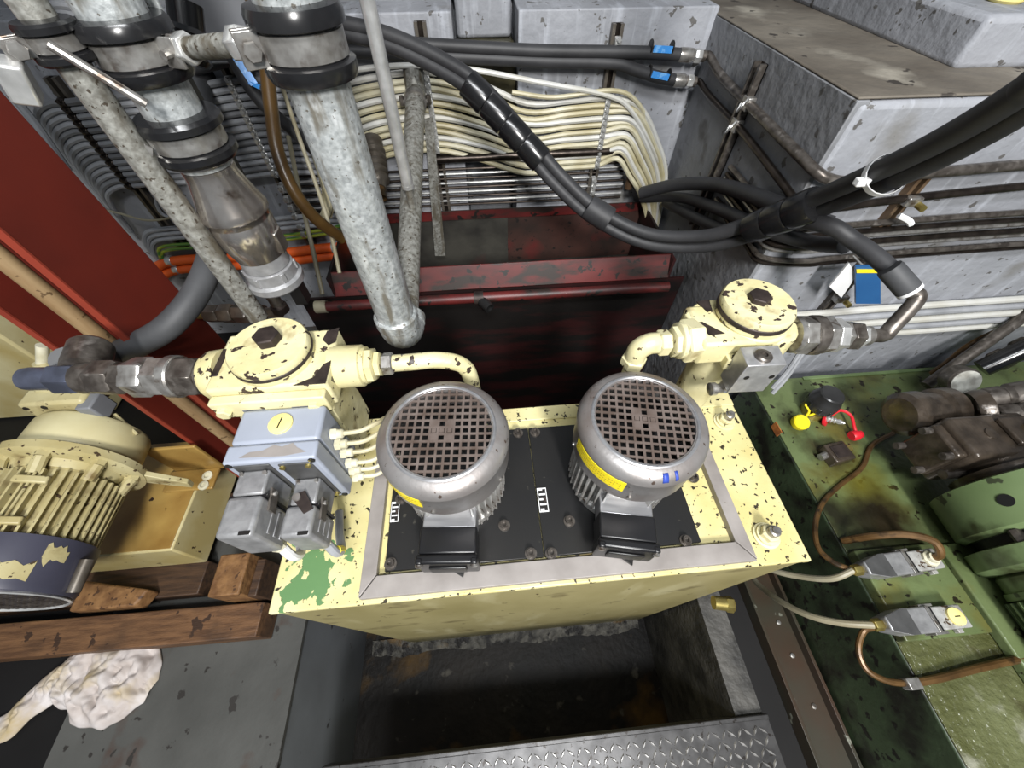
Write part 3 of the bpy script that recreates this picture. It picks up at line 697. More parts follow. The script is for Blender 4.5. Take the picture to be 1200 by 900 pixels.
# ================================================================== WALL RAILS WITH CLIPS
def rail(x, z0, z1, label, zs, m='rail', wall_y=WY, clipm='steel_bright', w=.011):
    t = thing('mounting_rail', label, 'rail', (x, wall_y, z0))
    for s in (-1, 1):
        MB().box((x + s * w - .0045, wall_y - .020, z0), (x + s * w + .0045, wall_y - .0005, z1)).build('rail_flange', m, t)
    MB().box((x - w, wall_y - .005, z0), (x + w, wall_y - .0005, z1)).build('rail_web', 'tube_dark', t)
    c0 = None
    for z in zs:
        if c0 is None:
            c = MB().lathe((x, wall_y - .030, z), (1, 0, 0), [(.0125, -.008), (.0135, -.006), (.0135, .006), (.0125, .008)], 12)
            c.box((x - .007, wall_y - .048, z + .006), (x + .007, wall_y - .020, z + .0095))
            c.cyl((x, wall_y - .050, z + .008), (x, wall_y - .044, z + .008), .005, n=8)
            c0 = c.build('cable_clip', clipm, t); cz = z
        else: share(c0, t, (0, 0, z - cz))
    return t
CY = WY - .030
# left rail (grey cables loop round it), second left rail, centre rail, right rail
lz = [1.508 - k * .0172 for k in range(14)]
rail(-1.101, 1.05, 1.56, 'black slotted rail holding looped grey cables beside the red column', lz, clipm='tube_dark')
lz2 = [1.545 - k * .0185 for k in range(14)]
rail(-.645, 1.02, 1.60, 'slotted rail with silver cable clips seen between the two big pipes', lz2 + [1.255, 1.22, 1.19, 1.16, 1.12, 1.09])
wz = [1.552 - k * .0178 for k in range(12)]
rail(-.120, 1.13, 1.652, 'slotted rail of cable clips beside the slanted pipe', wz)
wz2 = [1.478 - k * .0172 for k in range(12)]
rail(.402, 1.155, 1.640, 'tall slotted rail where the white cables bend downwards', wz2 + [1.605, 1.565, 1.235, 1.215, 1.196])

# ---- grey cables on the left wall
for k in range(14):
    z = lz[k]; z2 = lz2[k]; r = .0078 if k % 3 else .0088
    q = .012 + .004 * ((k * 5) % 4)
    pts = [(-1.215 - .004 * (k % 3), CY - .004, z - .17 - .01 * (k % 4)), (-1.205, CY - .006, z - .07), (-1.180, CY - .010, z - .018), (-1.135, CY - .004, z + .001), (-1.101, CY, z), (-1.0, CY, z + (z2 - z) * .2), (-.80, CY - .004, z + (z2 - z) * .66 - .004), (-.645, CY, z2), (-.52, CY, z2 - .002), (-.40, CY, z2 - .006 - .001 * k)]
    tag(MB().tube(pts, r, 8, 5).build('grey_cable', 'grey_cable' if k % 4 else 'grey_cable_dark'), 'grey cable looped on the wall by the red column, %s from the top' % ORD[k], 'cable', 'grey cables on the left wall')
# lower run of grey and green-yellow cables
for k in range(3):
    z = 1.135 - k * .018
    tag(MB().tube([(-1.20, CY - .01, z - .13), (-1.195, CY - .012, z - .05), (-1.165, CY - .005, z - .008), (-1.10, CY, z), (-.98, CY, z + .003), (-.8, CY, z + .012), (-.62, CY, z + .022), (-.50, CY, z + .018), (-.42, CY - .02, z + .04)], .0078, 8, 5).build('grey_cable', 'grey_cable'), 'short grey cable in the lower left wall run, %s from the top' % ORD[k], 'cable', 'grey cables in the lower left run')
for k in range(2):
    z = 1.075 - k * .016
    tag(MB().tube([(-1.185, CY - .016, z - .10), (-1.175, CY - .018, z - .03), (-1.14, CY - .01, z), (-.98, CY - .008, z + .003), (-.90, CY - .006, z + .006), (-.70, CY - .004, z + .016), (-.52, CY - .006, z + .040), (-.42, CY - .02, z + .09), (-.39, CY - .03, z + .20), (-.40, CY - .03, z + .34)], .0058, 8, 5).build('earth_cable', 'earth_cable'), ('upper' if k == 0 else 'lower') + ' green and yellow earth cable above the orange conduits', 'cable', 'earth cables')
for k in range(2):
    z = 1.022 - k * .036
    t = thing('orange_conduit', ('upper' if k == 0 else 'lower') + ' orange conduit along the left wall behind the big coupling', 'conduit', (-.7, CY - .02, z))
    MB().tube([(-1.30, CY - .04, z - .10), (-1.24, CY - .03, z - .035), (-1.15, CY - .02, z - .004), (-.98, CY - .016, z - .002), (-.8, CY - .015, z), (-.62, CY - .015, z + .014), (-.50, CY - .02, z + .024), (-.44, CY - .035, z + .055), (-.405, CY - .06, z + .13)], .0170, 12, 6).build('conduit_tube', 'orange', t)
    for x in (-1.155, -.55):
        MB().lathe((x, CY - .018, z + (.018 if x > -.8 else -.003)), (1, 0, 0), [(.0185, -.010), (.0195, -.008), (.0195, .008), (.0185, .010)], 14).build('saddle_clip', 'steel_bright', t)
tag(MB().tube([py(110, 243, CY - .05), py(140, 250, CY - .05), py(170, 258, CY - .05), py(196, 256, CY - .05), py(205, 250, CY - .05)], .0035, 8, 6).build('thin_wire', 'tan_cable'), 'thin loose grey wire sagging beside the red column', 'wire')
tag(MB().tube([py(186, 225, CY - .03), py(183, 238, CY - .03), py(192, 252, CY - .03), py(215, 258, CY - .03)], .005, 8, 6).build('thin_wire', 'grey_cable'), 'small hooked grey wire end just left of the galvanised pipe', 'wire')

# ---- white cables: between the centre rail and the right rail, bending down at the right
for k in range(12):
    z = wz[k]; z2 = wz2[k]; r = (.0082, .0072, .0092, .0078)[k % 4]
    sag = .006 + .004 * ((k * 7) % 3)
    yo = CY - .004 * (k % 2)
    outer = [(724, 108), (748, 124), (768, 160), (780, 205), (793, 255), (812, 305)]; inner = [(712, 172), (724, 184), (738, 204), (752, 230), (772, 268), (797, 308)]
    f = (k + .35 * math.sin(k * 2.4)) / 11
    tail = [py(a[0] + (b_[0] - a[0]) * f, a[1] + (b_[1] - a[1]) * f, yo - .004 - .010 * q) for q, (a, b_) in enumerate(zip(outer, inner))]
    tail = [v if v.x < .648 - .002 * k else Vector((.648 - .002 * k, v.y - .012 * max(0, q - 2), v.z)) for q, v in enumerate(tail)]
    pts = [(-.40, yo, z - .03 - .002 * k), (-.27, yo, z - .008), (-.12, yo, z), (.02, yo, z - .022 - sag), (.16, yo, z2 - sag), (.29, yo, z2 - .004), (.402, yo, z2)] + tail[1:] + [(.646 - .002 * k, yo - .11, .72)]
    tag(MB().tube(pts, r, 8, 5).build('white_cable', 'white_cable' if k % 3 else 'white_new'), 'cream white cable on the back wall, %s from the top at the rail' % ORD[k], 'cable', 'white cables on the back wall')
tag(MB().tube([py(330, 95, CY - .03), py(450, 78, CY - .03), py(540, 80, CY - .03), py(640, 98, CY - .03), py(712, 112, CY - .02), py(740, 130, CY - .02), py(765, 175, CY - .03), py(782, 215, CY - .03), py(790, 258, CY - .05), Vector((.645, CY - .10, .98)), Vector((.640, CY - .12, .75))], .0066, 8, 6).build('white_cable', 'white_new'), 'bright white cable crossing above the other wall cables', 'cable')
tag(MB().tube([py(600, 108, CY - .02), py(650, 114, CY - .02), py(716, 106, CY - .02), py(745, 118, CY - .02), py(762, 150, CY - .02), py(772, 190, CY - .03)], .006, 8, 6).build('white_cable', 'white_cable'), 'thin outermost cream cable arching over the right hand rail', 'cable')

# ---- thin steel tubes under the cables
for k in range(9):
    z = 1.288 - k * .0152
    tag(MB().tube([(-.66, WY - .016, z - .006), (-.2, WY - .016, z), (.36, WY - .016, z), (.515, WY - .016, z + .001)], .0042, 8, 3).build('steel_tube', 'steel_bright' if k % 2 else 'tube_dark'), 'thin steel tube across the back wall, %s from the top' % ORD[k], 'tube', 'thin tubes low on the back wall')
dp = thing('wall_pipe', 'dark horizontal pipe with elbow below the white wall cables', 'pipe', (.2, WY - .03, 1.25))
a = py(512, 187, WY - .035); b = py(738, 176, WY - .035)
MB().tube([a, (a + b) / 2, b], .0125, 12, 2).build('pipe', 'tube_dark', dp)
MB().tube([b + Vector((-.01, 0, 0)), b + Vector((.014, 0, 0)), b + Vector((.026, 0, -.012)), b + Vector((.026, 0, -.03))], .0165, 12).build('elbow', 'steel_dark', dp)
MB().cyl(b + Vector((.026, 0, -.028)), b + Vector((.026, 0, -.125)), .014, n=14).build('down_pipe', 'rail_rust', dp)
# flat steel strip standing beside the slanted pipe
st = MB().prism([py(497, 140, WY - .06), py(507, 138, WY - .06), py(522, 300, WY - .06), py(510, 300, WY - .06)], (0, .006, 0)).build('steel_strip', 'galvanised_dull')
tag(st, 'dull galvanised flat strip upright behind the slanted pipe', 'strip')

# ================================================================== BIG PIPES
def vclamp(parent, x, y, z, r, h, dirx, diry, m='rubber_gloss', thick=.012):
    MB().lathe((x, y, z - h / 2), (0, 0, 1), [(r, 0), (r + thick * .8, .002), (r + thick, h * .12), (r + thick, h * .26), (r + thick * .5, h * .30), (r + thick * .5, h * .70), (r + thick, h * .74), (r + thick, h * .88), (r + thick * .8, h - .002), (r, h)], 32).build('rubber_sleeve', m, parent)
    MB().lathe((x, y, z - h * .19), (0, 0, 1), [(r + thick * .5, 0), (r + thick * .5 + .0015, .001), (r + thick * .5 + .0015, h * .38 - .001), (r + thick * .5, h * .38)], 32, cap0=False, cap1=False).build('clamp_band', 'steel', parent)
    d = Vector((dirx, diry, 0)).normalized(); s = Vector((-d.y, d.x, 0))
    c = Vector((x, y, z)) + d * (r + thick * .5 + .012)
    for q in (-1, 1):
        e = MB(); e.box((-.012, q * .006 - .002, -h * .24), (.012, q * .006 + .002, h * .24))
        Rm = Matrix(((d.x, s.x, 0), (d.y, s.y, 0), (0, 0, 1)))
        e.v = [c + Rm @ v for v in e.v]; e.build('clamp_ear', 'steel', parent, bevel=.001)
    MB().cyl(c - s * .018, c + s * .018, .005, n=10).build('clamp_bolt', 'steel', parent)
    MB().hexnut(c + s * .010, c + s * .019, .009).build('clamp_nut', 'steel', parent)

P3 = Vector((-.178, .566))
big = thing('galvanised_pipe', 'thick galvanised pipe hanging in front, ending in an elbow above the motor', 'pipe', (P3.x, P3.y, 1.34))
ez = 1.345
MB().cyl((P3.x, P3.y, ez + .02), (P3.x, P3.y, 2.6), .036, n=32).build('pipe', 'galvanised', big)
MB().lathe((P3.x, P3.y, ez + .012), (0, 0, 1), [(.037, 0), (.0415, .002), (.0415, .020), (.038, .024)], 28).build('elbow_collar', 'galvanised', big)
MB().tube([(P3.x, P3.y, ez + .02), (P3.x, P3.y, ez - .004), (P3.x + .003, P3.y + .012, ez - .022), (P3.x + .006, P3.y + .032, ez - .026)], .0385, 20).build('elbow', 'galvanised', big)
MB().lathe((P3.x + .005, P3.y + .034, ez - .024), (.03, .74, .18), [(.036, -.004), (.040, 0), (.040, .018), (.034, .022)], 28).build('elbow_collar', 'galvanised', big)
vclamp(big, P3.x, P3.y, 1.782, .036, .066, -.8, -.4, thick=.014)
slp = thing('slanted_pipe', 'dull grey pipe slanting from the elbow back to a clamp on the wall', 'pipe', (P3.x, 1.0, 1.34))
s0 = Vector((P3.x + .006, P3.y + .045, ez - .020)); s1 = py(487, 112, 1.285)
MB().cyl(s0, s1, .0255, n=24).build('pipe', 'galvanised_dull', slp)
MB().tube([s1, s1 + (s1 - s0).normalized() * .02, s1 + Vector((0, .030, .030)), s1 + Vector((0, .036, .052))], .027, 16).build('pipe_bend', 'galvanised_dull', slp)
dd = (s1 - s0).normalized(); cpt = s1 - dd * .02
MB().lathe(cpt, dd, [(.027, -.009), (.0305, -.008), (.0305, .008), (.027, .009)], 24).build('clamp_ring', 'steel', slp)
for s in (-1, 1):
    MB().box((cpt.x + s * .030 - .008, cpt.y - .006, cpt.z - .004), (cpt.x + s * .030 + .010, cpt.y + .006, cpt.z + .004)).build('clamp_ear', 'steel', slp)
    MB().hexnut((cpt.x + s * .036, cpt.y, cpt.z - .010), (cpt.x + s * .036, cpt.y, cpt.z + .012), .007).build('clamp_bolt', 'steel_dark', slp)

rodp = pd(478, 218, .85)
rod = thing('steel_rod', 'thin bright steel rod hanging in front of the black hoses', 'rod', (rodp.x, rodp.y, rodp.z))
MB().cyl((rodp.x, rodp.y, rodp.z), (rodp.x, rodp.y, 2.5), .0130, n=16).build('rod', 'steel_bright', rod)
MB().cyl((rodp.x, rodp.y, rodp.z - .004), (rodp.x, rodp.y, rodp.z + .004), .0135, n=16).build('end_collar', 'steel_bright', rod)
MB().cyl((rodp.x, rodp.y, rodp.z - .09), (rodp.x, rodp.y, rodp.z), .0085, n=12).build('lower_pin', 'galvanised_dull', rod)

L2 = Vector((-.404, .643))
lp = thing('coupling_pipe', 'thick galvanised pipe with black clamps and a shiny hose coupling at its end', 'pipe', (L2.x, L2.y, 1.44))
MB().cyl((L2.x, L2.y, 1.62), (L2.x, L2.y, 2.6), .036, n=32).build('pipe', 'galvanised', lp)
vclamp(lp, L2.x, L2.y, 1.763, .036, .062, .9, -.3, thick=.016)
vclamp(lp, L2.x, L2.y, 1.668, .036, .058, -.8, -.55, thick=.018)
MB().lathe((L2.x, L2.y, 1.44), (0, 0, 1), [(.030, .205), (.037, .200), (.037, .194), (.034, .191), (.037, .188), (.037, .176), (.046, .142), (.051, .128), (.053, .122), (.053, .116), (.050, .112), (.048, .104), (.050, .098), (.049, .066), (.044, .048), (.041, .036)], 36).build('coupling_body', 'chrome', lp, angle=28)
MB().box((L2.x + .040, L2.y - .016, 1.482), (L2.x + .0515, L2.y + .012, 1.520)).build('locking_tab', 'chrome', lp, bevel=.002)
MB().lathe((L2.x, L2.y, 1.44), (0, 0, 1), [(.040, .037), (.041, .014), (.038, .013), (.038, .010)], 36).build('coupling_neck', 'aluminium', lp)
en = MB().lathe((L2.x, L2.y, 1.44), (0, 0, 1), [(.030, -.03), (.048, -.03), (.051, -.026), (.051, -.014), (.045, -.010), (.044, .010), (.040, .012)], 36).build('coupling_end', 'aluminium', lp)
for k in range(6):
    a = k * PI / 3 + .3
    e = MB().box((.043, -.004, 1.432), (.0475, .004, 1.450))
    e.v = [Vector((L2.x + v.x * math.cos(a) - v.y * math.sin(a), L2.y + v.x * math.sin(a) + v.y * math.cos(a), v.z)) for v in e.v]
    e.build('grip_lug', 'aluminium', en, bevel=.001)
c_ = pd(172, 168, .535)
MB().box(c_ - Vector((.020, .004, .022)), c_ + Vector((.020, .004, .022)), rot=(.6, .25, -.5)).build('clamp_plate', 'steel_bright', lp, bevel=.002)
MB().cyl(c_ + Vector((0, -.010, .006)), c_ + Vector((0, .006, -.003)), .008, n=6).build('plate_bolt', 'steel', lp)
L1 = Vector((-.455, .600))
lp1 = thing('conduit_pipe', 'slim galvanised pipe on the far left passing in front of the grey cables', 'pipe', (L1.x, L1.y, 1.36))
MB().cyl((L1.x, L1.y, 1.36), (L1.x, L1.y, 2.6), .0175, n=24).build('pipe', 'galvanised_dull', lp1)
vclamp(lp1, L1.x, L1.y, 1.780, .0175, .040, -.75, -.6)
MB().box((L1.x - .055, L1.y - .048, 1.735), (L1.x - .030, L1.y - .022, 1.775), rot=(.2, .3, .4)).build('beam_clip', 'steel_bright', lp1, bevel=.003)
MB().cyl((L1.x - .052, L1.y - .046, 1.765), (L1.x - .052, L1.y - .046, 1.795), .009, n=12).build('clip_bolt', 'steel_bright', lp1)
# threaded cross rod between the two thick pipes and thin bracing rod
a = Vector((L2.x + .062, L2.y - .012, 1.764)); b = Vector((P3.x - .056, P3.y - .014, 1.784))
tr1 = thing('threaded_rod', 'threaded bar joining the clamps of the two thick galvanised pipes', 'rod', tuple((a + b) / 2))
n = 40; prof = []
L = (b - a).length
for k in range(n * 2 + 1): prof.append((.0100 if k % 2 else .0112, L * k / (n * 2)))
MB().lathe(a, b - a, prof, 14).build('thread', 'galvanised_dull', tr1, angle=80)
for e, f in ((a, b), (b, a)):
    d = (f - e).normalized(); MB().hexnut(e - d * .004, e + d * .018, .0165, .3).build('hex_nut', 'steel_bright', tr1, bevel=.001)
a = pd(57, 52, .395); b = pd(172, 122, .450)
tag(MB().tube([a, (a + b) / 2, b], .0048, 10, 2).build('brace_rod', 'steel'), 'thin bright brace rod from the slim pipe clamp towards the coupling pipe', 'rod')
bl = thing('support_strut', 'black strut behind the slim galvanised pipe', 'strut', (L1.x + .03, L1.y + .10, 1.30))
MB().box((L1.x + .024, L1.y + .10, 1.30), (L1.x + .050, L1.y + .13, 2.5)).build('strut_bar', 'lid_black', bl)
MB().box((L1.x + .026, L1.y + .094, 1.765), (L1.x + .078, L1.y + .0995, 1.825)).build('bracket_plate', 'galvanised', bl, bevel=.002)
MB().cyl((L1.x + .034, L1.y + .095, 1.80), (L1.x + .040, L1.y + .06, 1.80), .012, n=12).build('strut_bolt', 'steel_bright', bl)

# ================================================================== BLACK HOSES
def hose(name, label, pts, r, m='rubber', parts=(), n=14, res=8, group=None):
    pts = [Vector(p) for p in pts]
    t = thing(name, label, 'hose', tuple(pts[len(pts) // 2]), group)
    MB().tube(pts, r, n, res).build('hose_tube', m, t)
    return t
def sleeve_on(t, p0, p1, r, m='rubber_gloss', name='tape_wrap', k=1):
    p0, p1 = Vector(p0), Vector(p1)
    for i in range(k):
        a = p0 + (p1 - p0) * (i / k); b = p0 + (p1 - p0) * ((i + .96) / k)
        MB().lathe(a, b - a, [(r * .97, 0), (r, (b - a).length * .1), (r * 1.02, (b - a).length * .9), (r * .98, (b - a).length)], 18).build(name, m, t)
# two hoses along the top of the wall, ending in fittings at the block
ends = []
for k, (pp, lab) in enumerate([
    ([(225, 60), (300, 42), (400, 40), (470, 50), (560, 56), (640, 60), (722, 61), (762, 62), (796, 64)], 'upper black hose clamped along the top of the back wall'),
    ([(225, 80), (310, 62), (410, 60), (480, 64), (560, 68), (640, 72), (718, 74), (745, 82), (770, 90), (790, 94)], 'lower black hose clamped along the top of the back wall, bending at the rail')]):
    Q = [py(x, y, WY - .045) for (x, y) in pp]
    t = hose('wall_hose', lab, Q, .0150)
    e = Q[-1]; f = py(826, 66, WY - .05) if k == 0 else py(815, 96, WY - .05)
    d = f - e
    chain(t, e, f, [(0, .5, .0165, 'ring', 'steel'), (.48, .60, .012, 'pipe', 'steel'), (.58, .86, .0165, 'hex', 'steel_bright'), (.84, 1.0, .013, 'pipe', 'steel_dark')])
    lb = py(777, 58, WY - .062) if k == 0 else py(774, 89, WY - .062)
    dd = (Q[-1] - Q[-2]).normalized(); up = Vector((-dd.z, 0, dd.x))
    MB().prism([lb - dd * .026 - up * .0075, lb + dd * .026 - up * .0075, lb + dd * .026 + up * .0075, lb - dd * .026 + up * .0075], (0, .003, 0)).build('blue_label', 'blue_label', t)
    for s in (-1, 1): MB().lathe(lb + dd * .030 * s + Vector((0, .017, 0)), dd, [(.0162, -.002), (.0175, -.001), (.0175, .001), (.0162, .002)], 14).build('label_tie', 'lid_black', t)
    ends.append(f)
    # thin tube carrying on along the block's left face and round its front
    if k == 0:
        T = [f, f + Vector((.012, -.004, 0)), Vector((.660, 1.20, 1.560)), Vector((.660, 1.0, 1.550)), Vector((.660, .78, 1.540)), Vector((.664, .735, 1.536)), Vector((.684, .716, 1.528)), Vector((.73, .714, 1.520)), Vector((.80, .715, 1.524)), Vector((.9, .716, 1.529)), Vector((1.2, .716, 1.541)), Vector((1.7, .716, 1.56))]
    else:
        T = [f, f + Vector((.012, -.004, 0)), Vector((.660, 1.22, 1.508)), Vector((.660, 1.0, 1.500)), Vector((.660, .77, 1.480)), Vector((.664, .732, 1.472)), Vector((.690, .716, 1.466)), Vector((.76, .714, 1.466)), Vector((.88, .716, 1.476)), Vector((1.15, .716, 1.492)), Vector((1.7, .716, 1.52))]
    tb = thing('pressure_tube', ('upper' if k == 0 else 'lower') + ' dark steel tube round the left and front of the concrete block', 'tube', tuple(T[4]))
    MB().tube(T, .0105 if k == 0 else .0085, 12, 6).build('tube', 'tube_dark' if k else 'steel_dark', tb)
    cpos = Vector((.662, 1.035, 1.552)) if k == 0 else Vector((.662, 1.045, 1.502))
    MB().box(cpos - Vector((.012, .014, .014)), cpos + Vector((.008, .014, .014))).build('tube_clamp', 'steel', tb, bevel=.002)
    MB().tube([cpos + Vector((-.013, -.010, .012)), cpos + Vector((-.026, -.016, 0)), cpos + Vector((-.022, 0, -.018)), cpos + Vector((-.013, .012, -.004))], .0022, 6, 4).build('wire_tie', 'steel_bright', tb)
# the rail on the block's left face
t = thing('mounting_rail', 'dark upright channel rail on the shaded side of the concrete block', 'rail', (BX - .005, 1.05, 1.25))
MB().box((BX - .024, 1.036, 1.22), (BX - .004, 1.044, 1.625)).build('rail_flange', 'steel_dark', t)
MB().box((BX - .024, 1.062, 1.22), (BX - .004, 1.068, 1.625)).build('rail_flange', 'steel_dark', t)
MB().box((BX - .008, 1.036, 1.22), (BX - .004, 1.068, 1.625)).build('rail_web', 'tube_dark', t)

# drooping pair of hoses from behind the big pipe round to the right
mid = [(330, 28, 1.20), (390, 32, 1.19), (450, 45, 1.17), (510, 72, 1.14), (560, 105, 1.10), (610, 160, 1.05), (655, 212, 1.0), (700, 252, .95), (760, 280, .88), (830, 282, .80), (900, 262, .72), (960, 238, .64), (1040, 204, .54), (1120, 165, .47), (1200, 118, .42), (1270, 70, .39)]
lo = []; up = []
for i, (x, y, Y) in enumerate(mid):
    p = py(x, y, Y)
    a = mid[max(i - 1, 0)]; b = mid[min(i + 1, len(mid) - 1)]
    tx, ty = b[0] - a[0], b[1] - a[1]; l = math.hypot(tx, ty)
    w = .0165 / p.length if False else 0
    dist = (p - _C).length
    s = 450 * .0155 / dist
    nx_, ny_ = -ty / l * s, tx / l * s
    lo.append(py(x + nx_, y + ny_, Y)); up.append(py(x - nx_, y - ny_, Y))
ex = (up[-1] + lo[-1]) / 2; dx = (ex - (up[-2] + lo[-2]) / 2).normalized()
for L_ in (up, lo):
    d_ = L_[-1] - ex
    L_ += [ex + dx * .25 + Vector((.02, -.02, .04)) + d_, ex + dx * .5 + Vector((.05, -.05, .25)) + d_, ex + dx * .55 + Vector((.08, -.06, .95)) + d_]
hA = hose('drooping_hose', 'upper of the two thick black hoses drooping across the red trough', up, .0150)
hB = hose('drooping_hose', 'lower of the two thick black hoses drooping across the red trough', lo, .0150)
def on_mid(i, f=0.0):
    a = (up[i] + lo[i]) / 2; b = (up[i + 1] + lo[i + 1]) / 2; return a + (b - a) * f
sleeve_on(hA, on_mid(3, .75), on_mid(5, .55), .0315, k=4)
sleeve_on(hA, on_mid(6, .75), on_mid(7, .25), .0320, 'rubber')
sleeve_on(hA, on_mid(9, .75), on_mid(10, .98), .0330, k=3)
q = on_mid(12, -.05); dq = (on_mid(12, .5) - on_mid(12, 0)).normalized()
zt = MB().lathe(q, dq, [(.0280, -.006), (.0290, -.005), (.0290, .005), (.0280, .006)], 20, cap0=False, cap1=False).build('zip_tie', 'white_plastic', hA)
uu = Vector((-dq.z, 0, dq.x)).normalized()
MB().box(q + uu * .031 - Vector((.010, .006, .005)), q + uu * .031 + Vector((.010, .006, .006))).build('zip_tie_head', 'white_plastic', zt, bevel=.002)
# branch hose down to the right valve block
br = hose('branch_hose', 'single black hose dropping from the taped bundle to the steel elbow fitting', [on_mid(9, .2) + Vector((0, .04, -.02)), on_mid(10, .1) + Vector((.0, .034, -.02)), py(962, 262, .62), py(1000, 282, .57), py(1030, 304, .52), py(1052, 325, .48)], .0150)
a = py(1042, 314, .49); b = py(1066, 341, .455)
MB().lathe(a, b - a, [(.0175, 0), (.0185, .004), (.0185, (b - a).length * .92), (.017, (b - a).length)], 20).build('crimp_sleeve', 'rubber_grey', br)
MB().lathe(b, b - a, [(.0175, -.004), (.0185, -.003), (.0185, .002), (.0165, .003)], 20).build('white_ring', 'white_plastic', br)
el = Vector((.668, .412, 1.402))
MB().tube([b, b + (b - a) * .35, el + Vector((.038, .006, .012)), el + Vector((.030, .000, .0)), el + Vector((.012, 0, 0)), el], .0125, 14, 6).build('steel_elbow', 'steel_dark', br)
# thick hoses behind, between the trough and the block
for (pp, lab, r) in [
    ([(752, 226, 1.22), (790, 217, 1.14), (835, 216, 1.05), (880, 228, .95), (922, 245, .80), (972, 264, .66)], 'arched black hose from behind the trough to the concrete block', .018),
    ([(752, 232, 1.26), (800, 232, 1.15), (850, 248, 1.0), (895, 268, .86), (950, 284, .68), (990, 288, .60)], 'middle black hose between the trough and the concrete block', .0155),
    ([(780, 238, 1.28), (830, 262, 1.12), (868, 276, 1.0), (892, 276, .90)], 'lowest black hose between the trough and the concrete block', .0145)]:
    t = hose('link_hose', lab, [py(x, y, Y) if py(x, y, Y).x < .645 or Y < .72 else px(x, y, .645) for (x, y, Y) in pp], r)
    a = py(pp[1][0] + 18, pp[1][1] + 5, pp[1][2] - .03)
# the dark hose curving down the red column to the left fittings, and short ones behind the thick pipes
cv = hose('curved_hose', 'thick dark grey hose curving down across the red column to the left fittings',
          [pd(232, 90, 1.05), pd(246, 160, .95), pd(254, 235, .87), pd(250, 290, .83), pd(232, 340, .79), pd(200, 380, .77), pd(165, 402, .775), pd(132, 416, .79), Vector((-.700, .470, 1.405))], .0245, 'rubber_grey', n=18)
MB().lathe((-.668, .452, 1.402), (-.25, .96, .05), [(.030, 0), (.031, .01), (.030, .05), (.026, .055)], 20).build('elbow_shell', 'steel_dark', cv)
hose('short_hose', 'black hose passing behind the clamp of the coupling pipe, nearer the wall', [pd(300, 40, 1.2), pd(270, 62, 1.12), pd(245, 85, 1.05), pd(228, 110, 1.02)], .022)
hose('short_hose', 'black hose with a bright blue tag beside the brown hose', [py(262, 40, 1.26), py(280, 80, 1.24), py(305, 118, 1.23), py(340, 150, 1.24), py(370, 178, 1.26)], .016)
a = py(276, 66, 1.222); b = py(298, 99, 1.208); d = (b - a).normalized()
sd = d.cross(ray(287, 82).normalized()).normalized() * .009
bt = thing('blue_tag', 'bright blue cable tag on a black hose between the thick pipes', 'tag', tuple((a + b) / 2))
MB().prism([a - sd, b - sd, b + sd, a + sd], -ray(287, 82).normalized() * .004).build('tag_plate', 'blue_label', bt)
for e in (a, b): MB().box(e - Vector((.012, .004, .004)), e + Vector((.012, .004, .004)), rot=(0, .5, 0)).build('tag_end', 'blue_label', bt)
# brown hose and pale cables left of the thick pipe
hose('brown_hose', 'glossy brown hose running down behind the thick galvanised pipes', [pd(292, -20, .85), pd(302, 30, .86), pd(312, 80, .88), pd(318, 130, .90), pd(326, 180, .92), pd(345, 225, .96), pd(372, 258, 1.02), pd(402, 280, 1.10)], .0155, 'brown_hose')
for k, (pp, r, m, lab) in enumerate([
    ([(330, 100, 1.0), (352, 165, 1.03), (370, 215, 1.06), (385, 262, 1.08), (398, 320, 1.1)], .0055, 'tan_cable', 'thin pale cable hanging just left of the thick galvanised pipe'),
    ([(338, 160, 1.05), (352, 230, 1.06), (366, 290, 1.08), (378, 345, 1.1)], .006, 'tan_cable', 'thin pale cable hanging in front of the orange conduit end'),
    ([(330, 95, 1.15), (358, 150, 1.16), (378, 205, 1.18), (384, 240, 1.2), (376, 262, 1.22)], .014, 'white_cable', 'thick cream cable curving behind the thick galvanised pipe'),
    ([(345, 130, 1.2), (372, 180, 1.2), (390, 225, 1.22), (386, 255, 1.24)], .008, 'white_cable', 'slim cream cable beside the thick curved one')]):
    tag(MB().tube([pd(*p) for p in pp], r, 10, 6).build('pale_cable', m), lab, 'cable')
# coloured cable at top left, upper grey cable box and pipe in it
gb = thing('wall_box', 'grey sheet metal box on the wall between the two thick pipes at the top', 'box', (-.50, 1.28, 1.55))
MB().box((-.66, 1.25, 1.60), (-.40, 1.355, 2.0)).build('box_body', 'grey_paint', gb, bevel=.004)
MB().box((-.655, 1.245, 1.61), (-.405, 1.25, 1.99)).build('box_door', 'grey_paint', gb, bevel=.002)
a = pd(246, -20, .95); b = pd(272, 44, .98)
gp = thing('gland_pipe', 'short steel pipe with a pinkish ring at the top between the thick pipes', 'pipe', tuple(b))
d = b - a
chain(gp, a, b, [(0, .45, .016, 'pipe', 'steel_dark'), (.2, .55, .022, 'hex', 'grey_paint'), (.54, .62, .0165, 'ring', 'red_cap'), (.6, 1.0, .0165, 'pipe', 'grey_paint')])
